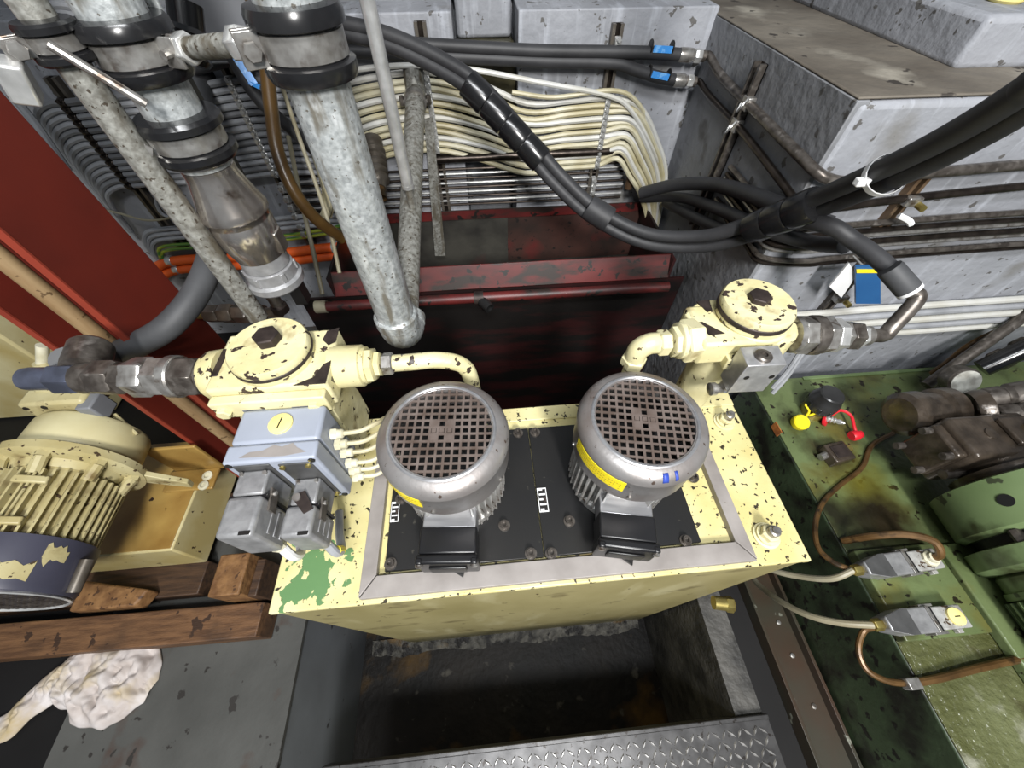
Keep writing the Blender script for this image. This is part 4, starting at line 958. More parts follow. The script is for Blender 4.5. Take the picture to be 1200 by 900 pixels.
# corrugated flexible coupling behind the rod
a = pd(436, 165, 1.15); b = pd(444, 222, 1.12); d = (b - a)
fc = thing('flex_coupling', 'ribbed cream pipe coupling behind the thin steel rod', 'coupling', tuple(b))
prof = [(.030, 0), (.030, .02)]
L = d.length
for k in range(5):
    h = .03 + k * (L - .05) / 5; w = (L - .05) / 5
    prof += [(.026, h), (.034, h + w * .3), (.034, h + w * .6), (.026, h + w * .9)]
prof += [(.022, L - .015), (.022, L)]
MB().lathe(a, d, prof, 24).build('coupling_body', 'rail', fc)
MB().lathe(b, d, [(.019, -.002), (.019, .03), (.014, .03), (.014, .0)], 16).build('copper_end', 'copper_tube', fc)
for (x, y, r) in ((425, 172, .02), (465, 170, .02)):
    p = pd(x, y, 1.22)
    MB().box(p - Vector((.03, .004, .025)), p + Vector((.03, .004, .025)), rot=(0, .8, 0)).build('orange_flange', 'red_edge', fc)
# black fittings cluster at top-left corner
for k, (x, y, dd_, r, lab) in enumerate([(200, 30, .75, .030, 'dark rubber bellows behind the top clamp of the coupling pipe'), (8, 95, 1.2, .02, 'grey conduit edge behind the slim pipe clamp')]):
    p = pd(x, y, dd_)
    t = MB().lathe(p - Vector((0, 0, .06)), (.3, .5, 1), [(r, 0), (r * 1.25, .01), (r, .02), (r * 1.25, .03), (r, .04), (r * 1.25, .05), (r, .06), (r, .10)], 20).build('rubber_bellows' if k == 0 else 'conduit_stub', 'rubber_gloss' if k == 0 else 'grey_cable')
    tag(t, lab, 'fitting')
# upper grey cables arching at the very top left behind the pipes
for k in range(3):
    tag(MB().tube([py(40 + 4 * k, 12 + 10 * k, CY), py(70, 6 + 9 * k, CY), py(95, 12 + 8 * k, CY), py(108, 30 + 4 * k, CY), py(118, 60, CY)], .009, 8, 5).build('grey_cable', 'grey_cable'), 'grey cable arching behind the pipes in the top left corner, %s from the top' % ORD[k], 'cable', 'top left arching cables')
tag(MB().tube([py(-15, 70, 1.30), py(20, 118, 1.28), py(45, 150, 1.26), py(80, 200, 1.24)], .010, 8, 5).build('grey_cable', 'grey_cable'), 'pale grey conduit running just above the red column edge', 'cable')
# fittings behind the left block: a row of olive nuts on a pipe, purple cap
a = pd(232, 368, .93); b = pd(330, 366, .93)
nf = thing('nut_row', 'row of olive hexagonal fittings behind the left valve block', 'fitting', tuple((a + b) / 2))
chain(nf, a, b, [(0, .1, .013, 'ring', 'brass'), (.1, .27, .022, 'hex', 'pump_dark'), (.28, .44, .024, 'hex', 'pump_dark'), (.45, .62, .024, 'hex', 'pump_dark'), (.63, .8, .022, 'hex', 'pump_dark'), (.8, 1.0, .012, 'pipe', 'pump_dark')])
p = pd(322, 352, .85)
cp = thing('pipe_cap', 'small dark purple cap on a pipe under the hose coupling', 'cap', (p.x, p.y, p.z - .03))
MB().cyl((p.x, p.y, p.z - .03), (p.x, p.y, p.z + .05), .013, n=14).build('pipe', 'steel_dark', cp)
MB().lathe((p.x, p.y, p.z - .035), (0, 0, 1), [(.012, 0), (.018, .004), (.018, .02), (.013, .024)], 16).build('cap', 'bare_iron', cp)

# ================================================================== TUBES ON THE FRONT OF THE BLOCK
yF = BY - .020
fr = [(1.432, .0070, 'steel_dark'), (1.414, .0060, 'tube_dark'), (1.402, .0050, 'steel'), (1.384, .0068, 'tube_dark'), (1.372, .0045, 'steel'), (1.346, .0065, 'steel_dark'), (1.334, .0048, 'tube_dark')]
for k, (z, r, m) in enumerate(fr):
    x0 = .70 + .012 * k
    pts = [(BX - .014, 1.0, z - .010), (BX - .013, .80, z - .012), (BX - .006, .735, z - .013), (x0, yF - .002, z - .013), (x0 + .06, yF, z - .012), (1.0, yF, z - .005), (1.3, yF, z), (1.9, yF, z + .008)]
    tag(MB().tube(pts, r, 8, 5).build('steel_tube', m), 'thin steel tube across the concrete block front, %s from the top of the upper cluster' % ORD[k], 'tube', 'upper tubes on the block front')
lw = [(1.150, .0100), (1.122, .0105), (1.094, .0110), (1.066, .0105), (1.040, .0100)]
for k, (z, r) in enumerate(lw):
    pts = [(.60 + .02 * k, .95, z - .25), (.66, .80, z - .12), (.72 + .01 * k, yF - .005, z - .03), (.80, yF - .002, z - .004), (1.0, yF, z), (1.4, yF, z + .004), (2.2, yF, z + .008)]
    pts = [(.78, yF, z - .006), (1.0, yF, z), (1.4, yF, z + .004), (2.2, yF, z + .008)] if k < 5 else pts
    tag(MB().tube(pts, r, 10, 4).build('pale_pipe', 'white_new' if k % 2 == 0 else 'grey_cable'), 'pale pipe low on the concrete block front, %s from the top' % ORD[k], 'pipe', 'pale pipes low on the block front')
# rails on the block front (slanting in the picture because they stand upright on the wall)
for (x, z0, z1, lab) in [(.905, 1.40, 1.535, 'short rust-stained rail behind the upper tubes on the block front'), (.945, 1.13, 1.335, 'dark channel rail beside the blue card on the block front')]:
    t = thing('mounting_rail', lab, 'rail', (x, BY, z0))
    for s in (-1, 1): MB().box((x + s * .010 - .004, BY - .016, z0), (x + s * .010 + .004, BY, z1)).build('rail_flange', 'rail_rust' if z0 > 1.3 else 'steel_dark', t)
    MB().box((x - .010, BY - .004, z0), (x + .010, BY, z1)).build('rail_web', 'tube_dark', t)
    MB().box((x - .016, BY - .034, z0 + .065), (x + .016, BY - .012, z0 + .085)).build('tube_clamp', 'steel', t, bevel=.003)
    MB().cyl((x + .012, BY - .05, z0 + .070), (x + .012, BY - .03, z0 + .070), .007, n=8).build('clamp_bolt', 'brass', t)
MB_ = MB().tube([(.885, yF - .02, 1.452), (.905, yF - .03, 1.446), (.915, yF - .034, 1.438)], .006, 6, 3)
tag(MB_.build('white_tie', 'white_plastic'), 'small white plastic tie on the upper tube clamp', 'tie')
# white folded card and blue card hanging on the rail
cA = py(985, 330, .69)
t = thing('folded_card', 'blue card with a white folded sheet hanging behind the steel fittings', 'card', tuple(cA))
MB().prism([py(1003, 312, .655), py(1032, 312, .655), py(1032, 356, .650), py(1003, 356, .650)], (0, .006, 0)).build('blue_sheet', 'blue_card', t)
MB().prism([py(1004, 316, .652), py(1032, 316, .652), py(1032, 320, .652), py(1004, 320, .652)], (0, .002, 0)).build('yellow_stripe', 'yellow', t)
MB().prism([py(995, 308, .665), py(1004, 323, .662), py(986, 349, .662), py(972, 336, .665)], (0, .004, 0)).build('white_sheet', 'white_plastic', t)
MB().tube([py(1012, 312, .66), py(1006, 306, .68), py(1000, 300, .70)], .002, 6, 3).build('string', 'steel_bright', t)
# pale cable bundle going down past the right of the tank
for k in range(2):
    tag(MB().tube([py(948, 395 + 4 * k, .66), py(938, 412 + 6 * k, .64), py(922, 436 + 6 * k, .62), py(905, 455 + 6 * k, .60)], .0065, 8, 5).build('pale_cable', 'grey_cable'), ('upper' if k == 0 else 'lower') + ' pale cable slanting down behind the aluminium cube', 'cable')

# ================================================================== RED COLUMN AND BROOM HANDLE
col_ = thing('steel_column', 'dark red painted steel H-column rising at the left', 'column', (-.778, .667, .6))
MB().box((-.714, .577, .6), (-.700, .756, 2.9)).build('flange', 'red_paint', col_, bevel=.002)
MB().box((-.857, .577, .6), (-.845, .756, 2.9)).build('flange', 'red_paint', col_, bevel=.002)
MB().box((-.845, .661, .6), (-.714, .672, 2.9)).build('web', 'red_paint', col_)
MB().box((-.7145, .5755, .6), (-.6995, .579, 2.9)).build('flange_edge', 'red_edge', col_)
MB().box((-.8575, .5755, .6), (-.8445, .579, 2.9)).build('flange_edge', 'red_edge', col_)
tag(MB().tube([(-.776, .602, .61), (-.778, .602, 1.5), (-.780, .604, 2.4)], .0155, 16, 2).build('broom_handle', 'broom_wood'), 'pale wooden pole leaning inside the red steel column', 'pole')

# ================================================================== NEIGHBOURING PUMP UNIT ON THE LEFT
ub = thing('unit_base', 'low cream steel base box under the neighbouring pump motor', 'base', (-1.2, .45, .655))
MB().box((-1.62, .325, .655), (-.888, .66, .806)).build('base_body', 'cream_tan', ub, bevel=.005)
MB().box((-1.615, .330, .8062), (-.892, .657, .8085)).build('top_sheet', 'ochre_oily', ub, bevel=.001)
mat('cream_aged_dim', (188, 179, 138), (168, 155, 108), 10, 0.42, chips=((70, 56, 40), 0.63, 70), bump=0.06, layers=(((120, 102, 66), 0.56, 0.70, 16, None),))  # aged cream, also darkened for the dimmer light on this lower, farther unit
UX, UZ = -1.025, 1.025
un = thing('pump_motor', 'cream finned motor with dark fan cowl lying beside the red column', 'motor', (UX, .40, .81))
fy = .468
def yl(prof, name, m, parent, n=40, angle=35, x=UX, z=UZ): return MB().lathe((x, 0, z), (0, -1, 0), [(r, -y) for (r, y) in prof], n).build(name, m, parent, angle=angle)
yl([(.128, fy + .018), (.138, fy + .014), (.138, fy - .004), (.130, fy - .008), (.122, fy - .010), (.105, fy - .012), (.100, fy - .030)], 'flange', 'cream_aged_dim', un)
yl([(.100, fy + .108), (.108, fy + .104), (.112, fy + .096), (.114, fy + .03), (.104, fy + .014)], 'bell_housing', 'cream_tan', un)
yl([(.092, fy - .02), (.095, fy - .03), (.095, .275)], 'stator_body', 'cream_aged_dim', un)
f0 = None
nf_ = 40
for k in range(nf_):
    a = 2 * PI * k / nf_
    if f0 is None:
        e = MB().box((.090, .275, -.0022), (.113, fy - .040, .0022))
        e.v = [Vector((UX + v.x, v.y, UZ + v.z)) for v in e.v]
        f0 = e.build('cooling_fin', 'cream_aged_dim', un)
    else:
        c = share(f0, un); off = Vector((UX, 0, UZ)) - Vector(un.location)
        Mx = Matrix.Translation(off) @ Matrix.Rotation(a, 4, 'Y') @ Matrix.Translation(-off)
        c.matrix_basis = Mx
cw = yl([(.106, .297), (.119, .293), (.119, .205), (.115, .195), (.108, .192)], 'fan_cowl', 'fan_dark_blue', un)
yl([(.109, .1925), (.112, .188), (.115, .190), (.112, .194)], 'cowl_rim', 'steel_bright', cw)
g = MB()
for k in range(-9, 10):
    c = k * .0115; h = math.sqrt(max(.107 ** 2 - c * c, 0))
    if h > .01:
        g.box((UX + c - .0022, .191, UZ - h), (UX + c + .0022, .195, UZ + h)); g.box((UX - h, .1915, UZ + c - .0018), (UX + h, .1945, UZ + c + .0018))
g.build('guard_grille', 'steel_dark', cw, smooth=False)
yl([(.10, .197), (.10, .1965)], 'fan_shadow', 'dark_void', cw)
# flaked cream paint patches on the cowl
def cowl_patch(a0, a1, y0, y1, seed):
    rnd = random.Random(seed); vs = []; fs = []; n = 8; m = 5
    edge = [rnd.uniform(0, .35) for _ in range(n + 1)]; edge2 = [rnd.uniform(0, .35) for _ in range(n + 1)]
    for i in range(n + 1):
        a = a0 + (a1 - a0) * i / n
        w0 = y0 + (y1 - y0) * edge[i] * (1 if 0 < i < n else 1.2); w1 = y1 - (y1 - y0) * edge2[i] * (1 if 0 < i < n else 1.2)
        for j in range(m + 1):
            y = w0 + (w1 - w0) * j / m; vs.append((UX + .1197 * math.cos(a), y, UZ + .1197 * math.sin(a)))
    for i in range(n):
        for j in range(m): fs.append((i * (m + 1) + j, i * (m + 1) + j + 1, (i + 1) * (m + 1) + j + 1, (i + 1) * (m + 1) + j))
    MB().add(vs, fs).build('paint_patch', 'cream_aged_dim', cw)
cowl_patch(math.radians(28), math.radians(84), .204, .252, 3)
cowl_patch(math.radians(8), math.radians(27), .236, .282, 5)
# flange bolts with bosses
for a in (25, 70, 115, 160, 340):
    r_ = math.radians(a); p = Vector((UX + .118 * math.cos(r_), fy - .006, UZ + .118 * math.sin(r_)))
    b = MB().lathe(p, (0, -1, 0), [(.016, 0), (.015, .012)], 6).build('flange_bolt', 'cream_aged_dim', un)
    MB().cyl(p + Vector((0, -.01, 0)), p + Vector((-.0, -.045, 0)) - Vector((.01 * math.cos(r_), 0, .01 * math.sin(r_))), .013, n=10).build('bolt_boss', 'cream_aged_dim', b)
# clips on the fins
for y in (.400, .315):
    p = Vector((UX + .116 * math.cos(math.radians(66)), y, UZ + .116 * math.sin(math.radians(66))))
    MB().box(p - Vector((.028, .008, .005)), p + Vector((.028, .008, .006)), rot=(0, math.radians(24), 0)).build('fin_lug', 'cream_aged_dim', un, bevel=.003)
p0 = Vector((UX + .118 * math.cos(math.radians(66)), .385, UZ + .118 * math.sin(math.radians(66))))
MB().cyl(p0 + Vector((0, .03, 0)), p0 + Vector((0, -.15, 0)), .0025, n=8).build('lug_rod', 'cream_aged_dim', un)
# silver capacitor clip low on the cowl's right
MB().cyl((UX + .126, .262, UZ - .020), (UX + .122, .200, UZ - .030), .012, n=12).build('cowl_stub', 'rail', cw)
# foot bracket at the right of the flange
MB().prism([(UX + .10, fy + .012, UZ - .02), (UX + .10, fy + .012, UZ - .09), (UX + .185, fy + .012, UZ - .145), (UX + .190, fy + .012, UZ - .115)], (0, -.014, 0)).build('flange_foot', 'cream_aged_dim', un, bevel=.002)
MB().box((UX + .05, fy + .02, .8085), (UX + .19, fy + .085, .8185)).build('foot_plate', 'ochre_oily', un, bevel=.003)
MB().box((UX + .06, fy + .085, .8085), (UX + .20, fy + .095, .95)).build('foot_upright', 'ochre_oily', un, bevel=.003)
for (x, y) in ((UX + .165, fy + .060), (UX + .165, fy + .030)):
    MB().lathe((x, y, .8185), (0, 0, 1), [(.014, 0), (.014, .004), (.008, .005), (.008, .0005)], 18).build('foot_bolt', 'gland_white', un)
# black terminal box at the left
MB().box((UX - .20, .36, UZ + .070), (UX - .09, .48, UZ + .150), rot=(0, -.5, 0)).build('terminal_box', 'black_plastic', un, bevel=.006)
# pump head behind the bell housing
ph = MB().box((UX - .085, fy + .115, UZ + .03 + .010), (UX + .060, fy + .165, UZ + .03 + .095)).build('pump_body', 'cream_aged_dim', un, bevel=.008)
MB().box((UX - .065, fy + .150, UZ + .03 + .030), (UX + .05, fy + .200, UZ + .03 + .105)).build('pump_head', 'cream_aged_dim', ph, bevel=.01)
MB().box((UX + .045, fy + .10, UZ + .03 + .030), (UX + .080, fy + .15, UZ + .03 + .085)).build('pump_block', 'grey_paint', ph, bevel=.004)
for s in (0, 1): MB().cyl((UX + .062 + s * .012, fy + .125, UZ + .03 + .02), (UX + .105 + s * .012, fy + .085, UZ + .03 - .02), .004, n=8).build('pump_stud', 'cream_aged_dim', ph)
for x in (UX - .07, UX - .03): MB().cyl((x, fy + .148, UZ + .03 + .080), (x, fy + .147 - .034, UZ + .03 + .082), .006, n=10).build('pump_screw', 'lid_black', ph)
MB().cyl((UX - .02, fy + .175, UZ + .03 + .10), (UX - .015, fy + .19, UZ + .03 + .155), .015, n=12).build('bleed_fitting', 'cream_aged_dim', ph)
MB().cyl((UX - .015, fy + .19, UZ + .03 + .150), (UX + .01, fy + .21, UZ + .03 + .19), .011, n=12).build('bleed_stub', 'gland_white', ph)
# big round tan tank part at the very left edge behind
tag(MB().prism([(-2.3, .95, .6), (-1.50, .95, .6), (-1.50, 1.30, .6), (-2.3, 1.30, .6)], (0, 0, .52)).build('rear_cabinet', 'cream_tan', bevel=.008), 'plain tan cabinet side behind the red column at the left edge', 'cabinet')

# ================================================================== WOODEN CRATE AND RAG
ct = thing('wooden_frame', 'rough brown timber frame under the neighbouring pump unit', 'timber frame', (-1.05, .25, .6))
MB().box((-1.62, .122, .604), (-.668, .204, .690), rot=(0, 0, -.012)).build('front_plank', 'wood', ct, bevel=.003)
a = pz(243, 697, .775); b = pz(285, 652, .775); c_ = pz(276, 697, .775)
MB().box((a.x, .207, .604), (c_.x + .006, b.y + .01, .775)).build('corner_post', 'wood_end', ct, bevel=.004)
MB().box((c_.x + .007, .206, .604), (c_.x + .030, b.y, .735)).build('side_plank', 'wood_dark', ct, bevel=.003)
MB().box((-1.62, .24, .604), (-.885, .33, .655)).build('bearer', 'wood_dark', ct, bevel=.003)
MB().box((-1.62, .45, .604), (-.885, .54, .655)).build('bearer', 'wood_dark', ct, bevel=.003)
a = pz(95, 690, .70); b = pz(165, 715, .70)
MB().prism([(a.x, b.y + .012, .655), (b.x - .02, b.y + .010, .655), (b.x, b.y + .05, .655), (a.x, a.y + .02, .655)], (0, 0, .05)).build('wood_offcut', 'wood_end', ct, bevel=.006)
def make_rag():
    rnd = random.Random(11)
    sp = [(-14, 862, 16, .006), (15, 846, 24, .020), (45, 822, 26, .024), (66, 805, 30, .028), (84, 796, 54, .040), (108, 790, 76, .050), (132, 794, 84, .055), (152, 800, 74, .045), (168, 806, 50, .03), (178, 810, 22, .008)]
    pts = [pz(x, y, .6) for (x, y, w, h) in sp]; P = catmull(pts, 8)
    def interp(i, k):
        f = i / 8; j = min(int(f), len(sp) - 2); t = f - j; return sp[j][k] * (1 - t) + sp[j + 1][k] * t
    n = len(P); m = 34; vs = []; fs = []
    from mathutils import noise as nz
    for i, p in enumerate(P):
        t = (P[min(i + 1, n - 1)] - P[max(i - 1, 0)]).normalized(); s = Vector((-t.y, t.x, 0))
        w = interp(i, 2) / 450 * 1.0; h = interp(i, 3)
        for j in range(m):
            v = j / (m - 1); q = p + s * (v - .5) * w * 1.12
            q = q + Vector((nz.noise(q * 26 + Vector((3, 0, 0))), nz.noise(q * 26 + Vector((0, 7, 0))), 0)) * .010
            base = math.sin(PI * v) ** .6
            n1 = 1 - abs(nz.noise(Vector((q.x * 26 + q.y * 12, q.y * 20 - q.x * 14, 1.3)))) * 2.0
            n2 = 1 - abs(nz.noise(Vector((q.x * 70 + q.y * 20, q.y * 52, 4.0)))) * 1.8
            z = .602 + h * base * (.26 + .52 * n1 + .46 * n2)
            vs.append((q.x, q.y, max(z, .6015)))
    for i in range(n - 1):
        for j in range(m - 1): fs.append((i * m + j, i * m + j + 1, (i + 1) * m + j + 1, (i + 1) * m + j))
    o = MB().add(vs, fs).build('rag', 'rag', angle=180)
    sb = o.modifiers.new('sub', 'SUBSURF'); sb.levels = 1; sb.render_levels = 1
    sl = o.modifiers.new('solid', 'SOLIDIFY'); sl.thickness = .002; sl.offset = 1
    tag(o, 'crumpled dirty white rag lying on the grey floor plate', 'rag')
make_rag()

# ================================================================== CHECKER PLATE
ck = thing('checker_plate', 'worn steel checker plate platform at the bottom edge of the pit', 'platform', (.09, -.6, .59))
MB().box((-.475, -1.2, .590), (.645, -.166, .598)).build('plate', 'checker', ck)
MB().box((-.475, -.170, .560), (.645, -.160, .606)).build('front_lip', 'checker', ck, bevel=.002)
tm = MB(); s_ = .0205
for i in range(55):
    for j in range(26):
        x = -.465 + i * s_; y = -.19 - j * s_
        if x > .637 or y < -.75: continue
        a = math.radians(45 + (90 if (i + j) % 2 else 0) + 8)
        l, w_, h = .0125, .0034, .0028
        cs, sn = math.cos(a), math.sin(a)
        def T(u, v, z): return (x + u * cs - v * sn, y + u * sn + v * cs, z)
        tm.add([T(-l, 0, .598), T(0, -w_, .598), T(l, 0, .598), T(0, w_, .598), T(-l * .55, 0, .598 + h), T(0, -w_ * .35, .598 + h), T(l * .55, 0, .598 + h), T(0, w_ * .35, .598 + h)],
               [(0, 1, 5, 4), (1, 2, 6, 5), (2, 3, 7, 6), (3, 0, 4, 7), (4, 5, 6, 7)])
mat('lug', (176, 174, 172), (140, 138, 136), 40, 0.3, 0.5)
tp = tm.build('tread_lugs', 'lug', ck, smooth=False); tp['kind'] = 'stuff'

# ================================================================== GREEN MACHINE ON THE RIGHT
GZ = .875; GX = .848
gm = thing('green_machine', 'oily green steel machine base to the right of the cream tank', 'machine base', (1.4, 0, .56))
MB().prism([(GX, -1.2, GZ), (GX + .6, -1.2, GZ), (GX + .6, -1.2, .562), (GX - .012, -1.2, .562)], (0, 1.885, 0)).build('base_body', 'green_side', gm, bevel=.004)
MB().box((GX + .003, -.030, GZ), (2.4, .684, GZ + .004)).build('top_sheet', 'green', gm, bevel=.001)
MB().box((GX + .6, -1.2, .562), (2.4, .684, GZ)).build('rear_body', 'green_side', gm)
MB().box((GX + .003, -1.2, GZ), (2.4, -.032, GZ + .004)).build('wet_sheet', 'green_wet', gm, bevel=.001)
MB().box((GX + .18, .672, GZ + .004), (1.50, .684, GZ + .010)).build('rear_bead', 'green_light', gm, bevel=.002)
mp = MB().box((GX + .002, -.036, GZ + .004), (1.052, .150, GZ + .030)).build('mounting_plate', 'green', gm, bevel=.003)
MB().prism([(.965, -.40, GZ + .0042), (1.02, -.45, GZ + .0042), (1.10, -.42, GZ + .0042), (1.13, -.30, GZ + .0042), (1.16, -.17, GZ + .0042), (1.10, -.16, GZ + .0042), (1.05, -.28, GZ + .0042)], (0, 0, .001)).build('oil_slick', 'oil_slick', gm)
p = pz(940, 503, GZ - .02); tg = px(910, 503, GX - .001)
MB().box((GX - .0025, tg.y - .018, tg.z - .014), (GX - .0002, tg.y + .018, tg.z + .014)).build('orange_tag', 'tape_label', gm)
gl0 = Vector(gm.location)
add_stain('green', pz(1010, 572, GZ + .004) - gl0, .055, (104, 98, 30), soft=.06)
add_stain('green', pz(1035, 615, GZ + .004) - gl0, .085, (36, 30, 18), soft=.05)
add_stain('green', pz(980, 610, GZ + .004) - gl0, .060, (34, 34, 20), soft=.05)
add_stain('green', pz(978, 540, GZ + .004) - gl0, .045, (52, 40, 22), soft=.04)
chn = thing('steel_channel', 'oily steel channel on the floor in front of the green machine base', 'channel', (.77, -.3, .56))
MB().box((.722, -1.2, .5605), (.832, .66, .572)).build('channel_web', 'green_channel', chn)
MB().box((.718, -1.2, .5605), (.727, .66, .607)).build('channel_flange', 'green_channel', chn, bevel=.001)
MB().box((.822, -1.2, .5605), (.831, .66, .600)).build('channel_flange', 'green_channel', chn, bevel=.001)
for y in (-.05, -.16, -.30, .03):
    MB().lathe((.79, y, .572), (0, 0, 1), [(.006, 0), (.006, .003), (.003, .004)], 10).build('rivet', 'steel', chn)

# green motor lying along the machine, pump in front of it
GMX, GMZ = 1.225, 1.020
GDY = -.055
gmo = thing('machine_motor', 'large green finned motor lying on the green machine base', 'motor', (GMX, .1, GZ + .004))
_mark_start = list(COL.objects)
def gl_(prof, name, m, parent, n=44): return MB().lathe((GMX, 0, GMZ), (0, -1, 0), [(r, -y) for (r, y) in prof], n).build(name, m, parent)
gl_([(.145, .300), (.160, .295), (.163, .20), (.150, .190)], 'bell_housing', 'green_light', gmo)
gl_([(.135, .192), (.135, .165)], 'dark_gap', 'dark_void', gmo)
gl_([(.150, .170), (.168, .166), (.168, .130), (.160, .122), (.140, .118)], 'flange', 'green_light', gmo)
gl_([(.138, .120), (.145, .112), (.145, .085), (.150, .083), (.150, .070), (.132, .066)], 'end_shield', 'green_light', gmo)
gl_([(.132, .07), (.132, -.30), (.12, -.31)], 'stator_body', 'green', gmo)
f0 = None
for k in range(40):
    a = 2 * PI * k / 40
    if f0 is None:
        e = MB().box((.128, -.30, -.0030), (.158, .066, .0030)); e.v = [Vector((GMX + v.x, v.y, GMZ + v.z)) for v in e.v]
        f0 = e.build('cooling_fin', 'green_light', gmo)
    else:
        c = share(f0, gmo); off = Vector((GMX, 0, GMZ)) - Vector(gmo.location)
        c.matrix_basis = Matrix.Translation(off) @ Matrix.Rotation(a, 4, 'Y') @ Matrix.Translation(-off)
p = Vector((GMX - .145, .245, GMZ + .068)); d = Vector((-.9, 0, .42))
MB().cyl(p - d * .012, p + d * .003, .013, n=16).build('port_hole', 'dark_void', gmo)
for (y, a) in ((.18, 165), (.148, 150)):
    r_ = math.radians(a); MB().hexnut((GMX + .150 * math.cos(r_), y - .02, GMZ + .150 * math.sin(r_)), (GMX + .150 * math.cos(r_), y + .012, GMZ + .150 * math.sin(r_)), .011).build('flange_bolt', 'steel_dark', gmo)
MB().box((GMX - .16, -.25, GZ + .004), (GMX + .16, .20, GZ + .03)).build('motor_foot', 'green', gmo, bevel=.004)

pu = thing('hydraulic_pump', 'oily dark brown hydraulic pump bolted to the green motor', 'pump', (1.2, .42, GZ + .004))
MB().lathe((GMX, 0, GMZ), (0, 1, 0), [(.100, .296), (.105, .305), (.105, .325), (.08, .33), (.075, .36)], 32).build('pump_flange', 'pump_dark', pu)
MB().box((GMX - .130, .340, GMZ - .070), (GMX + .070, .450, GMZ + .075)).build('pump_body', 'pump_dark', pu, bevel=.012, seg=3)
MB().box((GMX - .155, .352, GMZ - .050), (GMX - .129, .440, GMZ + .060)).build('end_cover', 'pump_dark', pu, bevel=.006)
for (y, z) in ((.362, .045), (.43, .045), (.362, -.035), (.43, -.035)):
    MB().cyl((GMX - .155, y, GMZ + z), (GMX - .176, y, GMZ + z), .009, n=10).build('cover_bolt', 'steel_dark', pu)
MB().box((GMX - .02, .36, GMZ + .075), (GMX + .06, .43, GMZ + .088)).build('port_pad', 'pump_dark', pu, bevel=.004)
MB().lathe((GMX + .035, .395, GMZ + .085), (0, 0, 1), [(.016, 0), (.016, .010), (.011, .012), (.011, .004)], 16).build('open_port', 'brass', pu)
MB().lathe((GMX - .055, .395, GMZ + .072), (0, 0, 1), [(.014, 0), (.014, .006), (.009, .007)], 16).build('round_plug', 'pump_dark', pu)
MB().cyl((GMX - .13, .34, GMZ - .02), (GMX + .09, .335, GMZ - .02), .012, n=12).build('tie_bar', 'steel_dark', pu)
MB().lathe((GMX - .150, .500, GMZ + .005), (1, .05, 0), [(.045, 0), (.058, .01), (.058, .05), (.050, .055), (.050, .10), (.058, .105), (.058, .14), (.04, .15)], 28).build('valve_body', 'pump_dark', pu)
MB().lathe((GMX + .01, .485, GMZ + .03), (.7, -.15, .35), [(.045, 0), (.05, .01), (.05, .03), (.04, .035)], 24).build('outlet_flange', 'pump_dark', pu)
for k, (y, z) in enumerate(((.505, .045), (.455, .040))):
    a = Vector((GMX + .05, y, GMZ + z)); d = Vector((.86, -.10, .42)).normalized()
    MB().lathe(a, d, [(.024, 0), (.028, .005), (.028, .035), (.024, .04), (.026, .045), (.030, .05), (.030, .09), (.026, .095)], 20).build('hose_fitting', 'steel_dark', pu)
    hs = MB().tube([a + d * .09, a + d * .17, a + d * .30 + Vector((0, -.01, .01)), a + d * .60 + Vector((.05, -.03, .0))], .0265, 14, 5)
    hs.build('outlet_hose', 'rubber_gloss', pu)
for o_ in [o for o in COL.objects if o not in _mark_start and o.parent is None] + [gmo]:
    o_.location.y += GDY
# gauge, dark pipes and cables in the far right corner
gp_ = py(1135, 452, .60)
ga = thing('dial_gauge', 'tilted white dial gauge on a grey holder near the block', 'gauge', (gp_.x, gp_.y, GZ))
gd = Vector((-.25, -.75, .5)).normalized()
c = pz(1132, 448, 1.02)
MB().lathe(c - gd * .05, gd, [(.028, 0), (.040, .01), (.040, .045), (.036, .050)], 28).build('gauge_case', 'steel_dark', ga)
MB().lathe(c, gd, [(.035, 0), (.035, .002)], 28).build('gauge_face', 'gauge_glass', ga)
MB().cyl((c.x + .005, c.y + .01, GZ + .004), c - gd * .045, .012, n=12).build('gauge_stem', 'steel_dark', ga)
for k, (a_, b_, r, m, lab) in enumerate([((1085, 452, .92), (1215, 360, 1.12), .016, 'steel_dark', 'grey slanted pipe rising to the right edge near the gauge'), ((1150, 432, 1.0), (1220, 400, 1.10), .026, 'rubber_gloss', 'black hose leaving the right edge above the gauge')]):
    a = pz(*a_); b = pz(*b_)
    tag(MB().tube([a, (a + b) / 2, b], r, 12, 2).build('corner_pipe' if k == 0 else 'corner_hose', m), lab, 'pipe' if k == 0 else 'hose')
a = pz(1165, 425, 1.02); b = pz(1200, 408, 1.06)
tag(MB().lathe(a, b - a, [(.026, 0), (.030, .006), (.030, .03), (.025, .035), (.025, .06), (.031, .065), (.031, .09)], 18).build('corner_fitting', 'steel_dark'), 'steel hose fitting just right of the dial gauge', 'fitting')
tag(MB().box(pz(1120, 500, GZ + .004) - Vector((.06, .05, 0)), pz(1120, 500, GZ + .004) + Vector((.07, .05, .035))).build('cover_box', 'green_light', bevel=.004), 'flat light green cover box on the machine base below the gauge', 'cover')
# brown copper tube rising along the corner
tag(MB().tube([pz(1092, 438, .90), pz(1110, 425, .95), pz(1140, 402, 1.0), pz(1205, 372, 1.1)], .009, 10, 5).build('copper_pipe', 'copper_tube'), 'thin brown copper pipe rising to the right edge beside the pale pipes', 'pipe')
tag(MB().tube([pz(1092, 455, .885), pz(1075, 480, .885), pz(1050, 505, .885), pz(1022, 522, .885), pz(1010, 548, .885), pz(985, 568, .885), pz(965, 588, .885), pz(956, 612, .89), pz(958, 640, .90), pz(975, 658, .91), pz(998, 668, .92)], .0062, 10, 6).build('brown_cable', 'copper_tube'), 'brown cable winding across the green machine top to the upper connector', 'cable')
